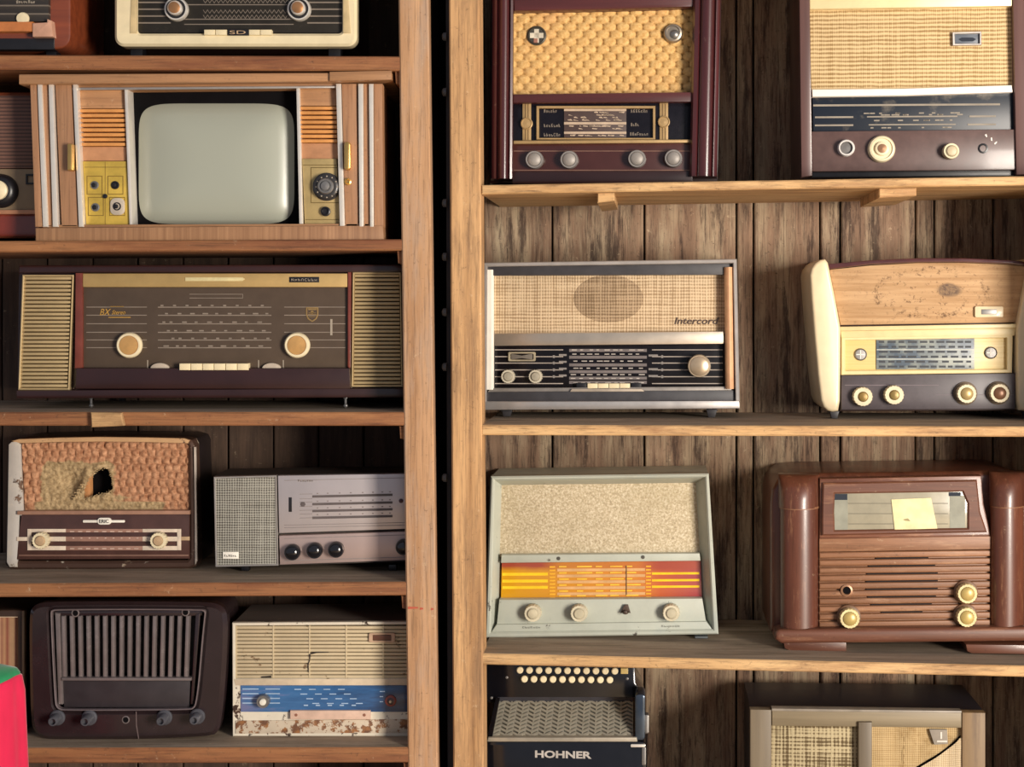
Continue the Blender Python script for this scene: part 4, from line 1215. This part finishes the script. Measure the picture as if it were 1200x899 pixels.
rad = k.math('ADD', rad, k.math('MULTIPLY', k.math('SUBTRACT', k.noise(v, 26, 8, .7), .5), .75))
rg = k.math('SUBTRACT', 1.0, k.math('MULTIPLY', k.math('ABSOLUTE', k.math('SUBTRACT', rad, 1.0)), 9.0))
sp2 = k.noise(v, 120, 4, .8)
m1 = k.math('MULTIPLY', k.ramp(rg, [(.0, 0.), (.7, 1.)]), k.ramp(sp2, [(.5, 0.), (.62, .8)]))
dx2 = k.math('MULTIPLY', k.math('SUBTRACT', sp.outputs[0], bl[0]), 38.)
dz2 = k.math('MULTIPLY', k.math('SUBTRACT', sp.outputs[2], bl[1]), 62.)
r2 = k.math('SQRT', k.math('ADD', k.math('MULTIPLY', dx2, dx2), k.math('MULTIPLY', dz2, dz2)))
r2 = k.math('ADD', r2, k.math('MULTIPLY', k.math('SUBTRACT', k.noise(v, 60, 6, .7), .5), 1.2))
m2 = k.ramp(r2, [(.7, .9), (1.05, 0.)])
m3 = k.math('MULTIPLY', k.ramp(sp2, [(.57, 0.), (.64, .8)]), k.ramp(rad, [(.8, 1.), (1.6, .35)]))
col = k.mix(m1, col, srgb('5c4028'))
col = k.mix(m2, col, k.ramp(sp2, [(.4, srgb('8c7052')), (.55, srgb('54423a'))]))
col = k.mix(m3, col, srgb('5a3d26'))
TANF = k.done(col, .75, bump=g, bstr=.2)
t.prism('front_panel', [(972, 316), (1020, 311), (1075, 308), (1130, 308), (1185, 310), (1208, 312.5), (1192, 378), (985, 381)], .004, .02, TANF, .002)
b = t.prism('badge', rr(1142.5, 359, 1176, 372, 2), -.002, .006, CHEEK, .0015)
t.rect('badge_slot', 1150, 362.5, 1168, 368.5, -.003, .0, STEEL, .0008, parent=b)
LEDG = plain('ivory_ledge', 'e2cc97', .4, mottle=.08)
t.prism('ledge', [(985, 383), (1192, 379.5), (1191, 384.5), (985, 388)], -.008, .02, LEDG, .0015)
t.prism('ledge', [(985, 388), (1191, 384.5), (1189, 393.5), (986, 396)], -.003, .02, LEDG, .0015)
t.ring('panel_frame', [(986, 395.5), (1187, 392), (1186, 437), (986, 439.5)], [(990.5, 399), (1180, 396), (1180, 433), (990.5, 434.5)], -.002, .02, LEDG, .0012)
t.prism('gold_panel', [(990, 398), (1181, 395.5), (1181, 433.5), (990, 435)], .008, .02, wood('gold_grain_panel', 'cfb068', 'e8d195', 'x', .4, 200, bstr=.1), .0003)
k = NT('clouded_dial_glass')
v = k.coords(rnd=False)
f = k.ramp(k.noise(v, 22, 6), [(.42, 0.), (.62, 1.)])
t.prism('dial', [(1027, 398), (1142, 396.5), (1142, 432.5), (1027, 433)], .0055, .01, k.done(k.mix(f, srgb('56626e'), srgb('93988f')), .4), .0004)
random.seed(21)
L = []; Lp = []
for i in range(6):
    y = 399.5 + i * 5.8
    x = 1030
    while x < 1136:
        w = random.uniform(5, 12)
        L.append((x, y, min(x + w, 1138), y + 2.4)); x += w + random.uniform(2, 5)
for y in (409.5, 420.5):
    Lp.append((1027.5, y, 1141.5, y + .9))
t.rects('station_names', L, .005, plain('dial_dark_print', '232830', .5))
t.rects('scale_lines', Lp, .0048, plain('dial_pale_line', 'c5c7bd', .5))
for x, y in ((1008.5, 415.5), (1161, 413.5)):
    k = t.lathe('medallion', x, y, .008, [(7.3, .001), (7.3, -.003), (6.3, -.0045), (5.8, -.003), (.3, -.0035)], STEEL)
    t.rects('medallion_star', [[(x - 5, y - .6), (x + 5, y - .6), (x + 5, y + .6), (x - 5, y + .6)], [(x - .6, y - 5), (x + .6, y - 5), (x + .6, y + 5), (x - .6, y + 5)]], .0042, WHITE, parent=k)
t.prism('control_panel', [(986, 440), (1190, 437.5), (1190, 479.5), (986, 480.5)], .0, .02, plain('plum_grey_panel', '524a4d', .4), .002)
t.rects('panel_lines', [(990, 451, 1100, 452), (1096, 462.5, 1188, 463.2)], -.0006, plain('plum_line', '6d6064', .5))
for x, y, cm in ((1010, 464.5, '8a6f3a'), (1046.5, 462.5, '8a7340'), (1131, 461, 'b49a66'), (1169.5, 460.5, '7d5840')):
    t.knob(x, y, 11.8, IVORY, plain('amber_cap', cm, .35, .3), .0, .018, .5 if x < 1100 else .62, .05, True, plain('knob_collar', '6a5a48', .5) if x > 1100 else None)
t.feet([978, 1205], 482, 11, GREYP, ((.0, .02), (.2, .22)), taper=.2)

# ---- pale green metal radio
GRN = paint('pale_green_paint', 'b6b9ab', '57524a', .1, .45, 24, grime='98a09a')
t = radio('pale green metal radio with red and yellow dial glass, speckled cloth', UR, 706, rrow(3, 706), .155)
fo = [(575, 558.5), (830.5, 555), (842, 743.5), (568.5, 748)]
t.prism('cabinet', [(575.5, 559), (830, 555.5), (841.5, 743), (569, 747.5)], .05, .26, GRN, .003)
fi = [(590, 570), (813.5, 567), (826, 735), (580, 738)]
t.ring('front_frame', [(x, y) for x, y in fo], [(580, 563), (826, 559.5), (835.5, 738), (575, 741.5)], -.004, .03, GRN, .003)
t.ring('bezel', [(580, 563), (826, 559.5), (835.5, 738), (575, 741.5)], [(590, 570), (812.5, 567.5), (822, 733), (586, 736)], .004, .05, GRN, .0005, di=.045)
k = NT('speckled_cloth')
v = k.coords(rnd=False)
f = k.noise(v, 230, 4, .8)
col = k.ramp(f, [(.28, srgb('8f8068')), (.5, srgb('c2b294')), (.72, srgb('e9dfc8'))])
mk = k.ramp(k.noise(v, 9, 5, .6), [(.45, 0.), (.75, .5)])
col = k.mix(mk, col, srgb('a39474'))
t.prism('speaker_cloth', [(586, 566), (818, 564), (824, 652), (584, 653)], .036, .05, k.done(col, .95, bump=f, bstr=.6, spec=.1), .0004)
t.prism('bar', [(587.5, 650.5), (820, 648.5), (821, 657.5), (587, 660)], .018, .05, GRN, .0025)
for x, y in ((654.5, 654.5), (753.5, 653)):
    t.lathe('screw', x, y, .018, [(2.2, .001), (2.2, -.001), (.2, -.0012)], plain('dark_screw', '4a463f', .5), seg=12)
k = NT('flame_dial_glass')
v = k.coords(rnd=False)
sp = k.n('SeparateXYZ', None, i0=v)
z0 = t.p(706, 703, .03)[1]; z1 = t.p(706, 659, .03)[1]; x0 = t.p(588, 680, .03)[0]; x1 = t.p(821, 680, .03)[0]
u = k.math('DIVIDE', k.math('SUBTRACT', sp.outputs[0], x0), x1 - x0)
w = k.math('DIVIDE', k.math('SUBTRACT', sp.outputs[2], z0), z1 - z0)
base = k.ramp(u, [(.0, srgb('d59a1e')), (.25, srgb('cf8f2c')), (.68, srgb('cb8034')), (.8, srgb('b85a34')), (1., srgb('9a4046'))])
topm = k.ramp(k.math('ADD', w, k.math('MULTIPLY', k.noise(v, 30, 3), .1)), [(.78, 0.), (.92, 1.)])
ends = k.ramp(k.math('ABSOLUTE', k.math('SUBTRACT', u, .5)), [(.2, .35), (.3, 1.)])
col = k.mix(k.math('MULTIPLY', topm, ends), base, srgb('a04a36'))
t.prism('dial_glass', [(588, 659.5), (821, 657), (823, 702), (587, 703.5)], .030, .05, k.done(col, .2, coat=.5), .0004)
def g2(x0, x1, y, h):
    return [(x0, y - (x0 - 588) * .006), (x1, y - (x1 - 588) * .006), (x1, y + h - (x1 - 588) * .006), (x0, y + h - (x0 - 588) * .006)]
t.rects('yellow_bars', [g2(588.5, 642, y, 3.4) for y in (671.5, 679.5, 687)] + [g2(764, 819.5, y, 2.6) for y in (672, 680, 687.5)], .0294, plain('bright_yellow', 'f2c41c', .4))
t.rects('column_marks', [g2(644, 650.5, y, 1.8) for y in range(664, 701, 4)] + [g2(757, 763, y, 1.8) for y in range(664, 701, 4)], .0292, plain('amber_mark', 'e8ab2c', .4))
t.rects('scale_rows', [g2(653, 756, y, 3.2) for y in (667, 674, 681, 688, 695)], .0294, plain('scale_pale_amber', 'cfa06a', .5))
random.seed(8)
t.rects('scale_marks', [g2(x, x + random.uniform(6, 18), y, 1.3) for y in (664, 671.3, 678.6, 685.6, 692.6, 698) for x in (655, 676, 698, 715, 734)], .0288, plain('scale_yellow', 'efbe3c', .5))
t.rects('tuning_needle', [g2(733.5, 734.6, 664, 34)], .0286, plain('needle_brown', '6e4a2a', .5))
t.prism('control_panel', [(585, 703), (823, 701.5), (827.5, 729), (582, 732.5)], .008, .05, GRN, .002)
t.prism('lower_slope', [(582, 732), (827.5, 728.5), (836, 739), (574.5, 742.5)], .002, .03, GRN, .002)
for x, y in ((625, 717), (679, 717), (786.5, 716.5)):
    t.knob(x, y, 10.2, plain('dusty_ivory_knob', 'c9bfa4', .5), plain('dusty_cap', 'b9af94', .45), .008, .022, .62, .05)
k = t.lathe('broken_shaft', 733, 716, .008, [(4.5, .001), (4, -.002), (2.4, -.004), (2.2, -.016), (.4, -.018)], plain('rusty_shaft', '4a3a30', .6), seg=14)
t.prism('shaft_clip', [(727, 719), (732, 709), (736, 709), (739, 719), (735, 716), (731, 717)], .0, .006, plain('rusty_shaft', '4a3a30', .6), .001, k)
t.scribble('worn_print', 7, 612, 736.5, 2.2, 22, plain('faint_print', '85867c', .6), .0012, 21)
t.scribble('worn_print', 7, 775, 735, 2.2, 22, plain('faint_print', '85867c', .6), .0012, 22)
t.feet([590, 822], 746, 15, plain('grey_rubber', '5a6064', .6), ((.02, .05), (.2, .23)))

# ---- round shouldered brown radio
t = radio('brown wooden radio with round shoulder columns and louvred speaker front', UR, 1050, rrow(3, 1050), .11)
RB = wood('worn_red_brown', '42231a', '70412f', 'z', .35, 18, stain='a57858', stain_amt=-.5, stain_sc=14, coat=.25, bstr=.1, wear=.45)
RBX = wood('worn_red_brown_cross', '4d2c20', '7a4c38', 'x', .4, 30, stain='a57858', stain_amt=-.4, stain_sc=14, coat=.15, bstr=.1, wear=.45)
LOUV = wood('louvre_brown', '70492f', '9c6e4f', 'x', .5, 30, stain='bd9674', stain_amt=-.3, stain_sc=10, bstr=.1, wear=.5)
t.prism('cabinet', [(903, 590), (905, 574), (911, 563), (921, 557), (940, 555), (1170, 552), (1190, 554), (1202, 560), (1208, 572), (1209, 590), (1208, 738), (903, 741)], .03, .27, RB, .012, seg=4)
def halfround(x0, x1, base, bulge, n=12):
    cx = (x0 + x1) / 2; hw = (x1 - x0) / 2
    return [(x0, .05)] + [(cx - hw * math.cos(math.pi * i / n), base - bulge * math.sin(math.pi * i / n)) for i in range(n + 1)] + [(x1, .05)]
def shoulder(x0, x1, y0, y1, skew):
    """rounded cap over a column"""
    V = []; F = []; n = 12; R = 7
    for j in range(R + 1):
        a = math.pi / 2 * j / R
        row = y1 + (y0 - y1) * math.sin(a)
        sc = .55 + .45 * math.cos(a)
        prof = halfround(x0, x1, .02, .038 * math.cos(a) + .004)
        zz = t.p(x0, row, 0)[1]
        for x, d in prof:
            V.append((t.p(x, row, d)[0], d, zz))
    m = n + 3
    for j in range(R):
        for i in range(m):
            q = (i + 1) % m
            F.append([j * m + i, j * m + q, (j + 1) * m + q, (j + 1) * m + i])
    F.append(list(range(m))); F.append(list(range(R * m, R * m + m)))
    mesh_obj('shoulder_cap', V, F, RB, t.e, ang=60)
t.column('column', halfround(914, 959.5, .015, .032), 595, 738, RB)
t.column('column', halfround(1160, 1200, .015, .032), 593, 736, RB)
t.column('column_bead', halfround(913, 960, .015, .0335), 594, 596.5, LOUV)
t.column('column_bead', halfround(1159.5, 1201, .015, .0335), 592, 594.5, LOUV)
shoulder(912, 960, 557, 595, 0)
shoulder(1159, 1202, 554, 593, 0)
t.prism('upper_panel', [(960.5, 561), (1150, 557.5), (1153, 590), (1161, 626), (1161, 629), (960, 632)], .006, .03, RBX, .004)
t.ring('window_frame', [(964, 566), (1145, 562.5), (1149, 600), (1157, 624), (963, 628), (963, 600)], [(978.5, 579), (1128, 576.5), (1134, 590), (1134, 619), (978.5, 621.5), (977.5, 600)], .0, .012, RBX, .003)
w_ = t.prism('dial_window', [(977, 578), (1135, 575.5), (1135, 620), (977, 622.5)], .004, .012, plain('clouded_window', '9c9682', .2, coat=.4, mottle=.1), .0002)
t.rects('scale_lines', [(994, y - .8, 1111, y) for y in (590.5, 602.5, 614.5)], .0034, plain('window_line', '6e6857', .6), parent=w_)
t.rects('scale_pillars', [(978, 583.5, 993.5, 621.5), (1113, 581, 1131, 620)], .0036, plain('window_grey', '8b8b7c', .4), parent=w_)
t.rects('dark_tabs', [(978, 579, 993, 586), (1112, 577, 1126, 581.5)], .0031, NAVY, parent=w_)
t.prism('paper_slip', [(1044.5, 585.5), (1091, 583.5), (1098.5, 619.5), (1048.5, 621)], .0022, .0032, plain('yellow_paper', 'e3d9a8', .8), .0002, w_)
t.rects('pencil_mark', [[(1058, 609), (1064, 607.5), (1067, 611), (1061, 610.5)]], .0017, plain('pencil', '9c8f68', .8), parent=w_)
t.prism('speaker_back', [(960, 632), (1161, 629), (1161, 735), (960, 737)], .02, .03, plain('slot_dark', '1d1514', .9), .0002)
t.prism('speaker_top_rail', [(960, 631.5), (1161, 628.5), (1161, 644), (960, 647)], .004, .02, LOUV, .002)
ln = [(1026.5, 1088), (1018, 1096), (1016, 1099), (1015, 1099), (1015, 1099), (1017, 1097), (1021, 1092), (1033, 1081)]
for i in range(10):
    y = 647.5 + i * 9.05
    t.prism('louvre', [(960, y), (1161, y - 2.6), (1161, y + 4.6), (960, y + 7.2)], .004, .02, LOUV, .0035, seg=3)
    if i < 9:
        t.prism('louvre_web', [(960, y + 7), (1161, y + 4.4), (1161, y + 6.6), (960, y + 9.2)], .012, .02, LOUV, .0003)
    if i < 8:
        a, c = ln[i]
        ys = y + 7.0 - (a - 960) * .013
        t.prism('slot', [(a, ys), (c, ys - (c - a) * .013), (c, ys - (c - a) * .013 + 2.6), (a, ys + 2.6)], .0085, .0125, plain('slot_dark', '1d1514', .9), .0002)
BK = plain('amber_cream_knob', 'd8c693', .42, mottle=.2, msc=80)
for x, y in ((994.5, 723), (1131.5, 694), (1131, 721.5)):
    t.knob(x, y, 12.2, BK, plain('amber_centre', 'b89f60', .35, .2), .004, .02, .66, .05, True, plain('knob_rust', '6a4a30', .5))
t.lathe('shaft_hole', 992, 692, .004, [(7, .001), (7, -.003), (5, -.004), (4.2, .0), (.3, .0005)], plain('copper_rim', '9c7458', .4, .4))
t.lathe('shaft_stub', 992, 692, .004, [(4.4, .001), (4, -.0015), (.3, -.002)], DARK)
t.prism('plinth', [(909, 741), (914, 738), (1200, 735), (1206, 737), (1208, 748), (1203, 752), (916, 755), (908, 750)], -.022, .26, RBX, .008, seg=4)
a = [t.p(x, 753, -.02)[0] for x in (918, 992, 1132, 1204)]
zt = t.p(955, 754, -.02)[1]
for p0, p1 in ((a[0], a[1]), (a[2], a[3])):
    for d0, d1 in ((-.018, .06), (.18, .25)):
        t.prism('foot', [(p0, zt + .002), (p1, zt + .002), (p1, .0), (p0 + .012, .0), (p0 + .003, .004)], d0, d1, RBX, .002, local=True)

# ---- accordion
t = Thing('button_accordion', 'black button accordion with silver fretwork grille and ivory buttons', 'accordion', UR, 662, rrow(4, 662), .085)
ABL = plain('black_celluloid', '0f0f14', .16, coat=.4, mottle=.2)
lo = rr(566.5, 869, 758, 985, 7)
t.prism('treble_case', lo, .0, .2, ABL, .006)
bel = [t.p(x, 985, .02)[0] for x in (574, 752)]
zb = t.p(660, 985, .02)[1]
for i in range(5):
    za, zc = zb - (zb - .04) * i / 5, zb - (zb - .04) * (i + 1) / 5
    t.prism('bellows_fold', [(bel[0], za), ((bel[0] + .004), (za + zc) / 2), (bel[0], zc), (bel[1], zc), (bel[1] - .004, (za + zc) / 2), (bel[1], za)], .015, .19, BLACK, .003, local=True)
t.prism('bass_case', [(bel[0] - .01, .04), (bel[1] + .01, .04), (bel[1] + .01, .0), (bel[0] - .01, .0)], .005, .195, ABL, .004, local=True)
t.text('lettering', 'HOHNER', 627, 888, 8.6, plain('silver_letter', 'd9d6d2', .3, .6), -.0006, width=66, bold=.035)
t.prism('ledge', [(572, 864.5), (746, 864.5), (747, 869.5), (571, 869.5)], -.006, .1, plain('grey_ledge', 'a39a8a', .4, .3), .0015)
# sloping fretwork
slope0 = (868, .0); slope1 = (820, .075)
def gp_(u, v):   # u 0..1 across, v 0..1 up the slope
    xa, xb = 577 + 9 * v, 742
    row = 866 + (820 - 866) * v
    d = .004 + .07 * v
    x, z = t.p(xa + (xb - xa) * u, row, d)
    return (x, d, z)
def slab(name, q, off0, off1, m, parent=None):
    V = [(x, d + o * .55, z + o * -.83) for o in (off0, off1) for x, d, z in q]
    F = [[0, 1, 2, 3], [4, 5, 6, 7]] + [[i, (i + 1) % 4, 4 + (i + 1) % 4, 4 + i] for i in range(4)]
    return mesh_obj(name, V, F, m, parent or t.e, smooth=False)
gr = slab('grille_back', [gp_(0, 0), gp_(1, 0), gp_(1, 1), gp_(0, 1)], .006, .012, BLACK)
FRET = plain('fret_silver', 'a29d8e', .4, .35, .15)
V = []; F = []
rows_, cols_ = 10, 11
for r in range(rows_):
    for c in range(cols_):
        for hside in (0, 1):
            u0 = (c + hside * .5) / cols_; u1 = (c + .5 + hside * .5) / cols_
            va = (r + (.1 if hside == 0 else .85)) / rows_; vb = (r + (.85 if hside == 0 else .1)) / rows_
            h = .055
            b = len(V)
            for o in (-.001, .004):
                for (uu, vv) in ((u0, va), (u1, vb), (u1, vb - h), (u0, va - h)):
                    x, d, z = gp_(uu, max(0, min(1, vv)))
                    V.append((x, d + o * .55, z - o * .83))
            F += [[b, b + 1, b + 2, b + 3]] + [[b + i, b + (i + 1) % 4, b + 4 + (i + 1) % 4, b + 4 + i] for i in range(4)]
for c in range(cols_ + 1):
    b = len(V)
    for o in (.0, .005):
        for uu, vv in ((c / cols_ - .006, 0), (c / cols_ + .006, 0), (c / cols_ + .006, 1), (c / cols_ - .006, 1)):
            x, d, z = gp_(uu, vv)
            V.append((x, d + o * .55, z - o * .83))
    F += [[b, b + 1, b + 2, b + 3]] + [[b + i, b + (i + 1) % 4, b + 4 + (i + 1) % 4, b + 4 + i] for i in range(4)]
fo_ = mesh_obj('fretwork', V, F, FRET, t.e, smooth=False)
fo_['kind'] = 'stuff'
for q in ([(-.035, 0), (0, 0), (0, 1), (-.03, 1)], [(1, 0), (1.06, 0), (1.05, 1), (1, 1)]):
    slab('grille_cheek', [gp_(a, b) for a, b in q], -.006, .03, ABL)
slab('grille_top_rail', [gp_(-.02, .96), gp_(1.03, .96), gp_(1.03, 1.06), gp_(-.02, 1.06)], -.003, .012, plain('rail_grey', '4b4a50', .3, .3))
kb = t.prism('keyboard', [(568, 772), (744, 772), (745, 800), (752, 812), (754, 824), (566, 824)], .075, .2, ABL, .006)
for r, (x0, y, n) in enumerate(((609.6, 784.6, 11), (614.8, 795, 10))):
    for i in range(n):
        t.lathe('button', x0 + i * 11.1, y + i * .12, .075, [(3.4, .001), (4.0, -.004), (3.9, -.008), (3.0, -.0095), (.3, -.0095)], IVORY, kb, seg=18)
t.rect('register_tab', 727.5, 783.5, 736, 790, .067, .076, plain('tan_tab', 'c9b070', .4), .0008)
for x, y in ((594, 794), (735, 795.5), (576, 818)):
    t.lathe('screw', x, y, .075, [(1.6, .001), (1.6, -.001), (.2, -.0016)], STEEL, seg=10)
t.prism('corner_fitting', rr(744, 814, 756, 868, 4), .0, .06, plain('blue_steel', '4d5866', .2, .7), .004)
t.prism('strap_hook', rr(755, 838, 760.5, 860, 2), .01, .03, STEEL, .002)
t.prism('chrome_clip', rr(739, 872.5, 756, 876, 1), -.003, .002, CHROME, .001)
t.prism('chrome_clip', rr(752, 876, 757, 897, 1.5), -.003, .002, STEEL, .001)
t.prism('case_rim', [(567, 866), (746, 867), (746, 869.5), (567, 869)], -.003, .02, plain('rim_silver', '8f9096', .3, .7), .0006)

# ---- wooden radio with torn fabric at lower right
t = radio('wooden radio with plaid cloth and a torn panel, bottom right', UR, 1017, rrow(4, 1017), .09)
GW = wood('grey_tan_frame', '5c5143', '80725c', 'z', .5, 40, bstr=.12)
GWX = wood('grey_tan_rail', '655944', '887a61', 'x', .5, 40, bstr=.12)
GWB = wood('worn_tan_frame', '66503a', '957a56', 'z', .55, 40, stain='5c4632', stain_amt=.4, stain_sc=10, bstr=.15)
bot = row_of(t.o.z + .012, .0) 
zr = lambda x, d: 0
def low(x):     # row of the cabinet's bottom edge
    r = 1000.
    for _ in range(12):
        z = t.p(x, r, 0)[1]
        r += (z - .012) * 550
    return r
B0, B1 = low(880), low(1155)
t.prism('cabinet', [(880, 832), (1154.5, 835.5), (1154.5, B1), (880, B0)], .022, .25, plain('blue_black_case', '232128', .45, coat=.1), .003)
t.prism('left_stile', [(879, 831.5), (904, 832), (904, B0), (879, B0)], .0, .022, GW, .003)
t.prism('right_stile', [(1127.5, 835), (1155, 835.5), (1155, B1), (1127.5, B1)], .0, .022, GWB, .003)
t.prism('top_rail', [(904.5, 833), (1127, 835.5), (1127, 853.5), (904.5, 851)], .002, .022, GWX, .003)
t.prism('top_bead', [(904.5, 830.5), (1127, 833.5), (1127, 836), (904.5, 833.5)], .0, .022, plain('bead_grey', '8d8478', .4), .001)
t.prism('bottom_rail', [(904.5, B0 - 22), (1127, B1 - 22), (1127, B1), (904.5, B0)], .002, .022, GWX, .003)
t.prism('middle_stile', [(1006, 846.5), (1022, 846.5), (1022, B0 - 21), (1006, B0 - 21)], -.006, .022, GW, .003)
t.prism('plaid_cloth', [(904, 850), (1007, 851), (1007, B0 - 21), (904, B0 - 21)], .014, .022, weave('plaid_cloth', 'b3a482', '5e4e36', 4.6, 4.6, .9, .9), .0002)
def tear(x):
    f = max(0., min(1., (1124 - x) / 60.))
    return 863 + 42 * f ** .75
def torn_span(x, y):
    lim = tear(x) - 1.2 if x > 1058 else 990
    return (x, 852 + (y - 852) / 138 * (lim - 852))
def loose_span(x, y):
    return (x, tear(x) + 1.0 + (y - 858) / 132 * (990 - tear(x)))
t.sheet('torn_cloth', 1021, 852, 1128, 990, .014, weave('tan_backing', 'c2a97f', '94784f', 2.2, 2.2, .95, .2, '84683f', 18, .5), lambda x, y: .004 * mnoise.noise((x * .05, y * .05, 2)), 1.5, None, torn_span)
t.sheet('loose_cloth', 1062, 858, 1128, 990, .010, weave('pale_backing', 'd3c0a0', 'a08866', 2.2, 2.2, .95, .2), lambda x, y: .003 + .004 * mnoise.noise((x * .06, y * .04, 5)), 1.5, None, loose_span)
t.rect('speaker_board', 1021, 852, 1128, 990, .0195, .0225, plain('speaker_board', '2a211c', .9), .0002)
t.prism('scrap_patch', [(1089, 855), (1110, 855.5), (1111, 872), (1095, 873)], .006, .0115, plain('grey_scrap', '8c8377', .8), .0004)
t.rects('scrap_print', [(1102, 858, 1104, 866), (1098, 868, 1110, 870)], .0054, plain('scrap_pale', 'cfc9be', .8))
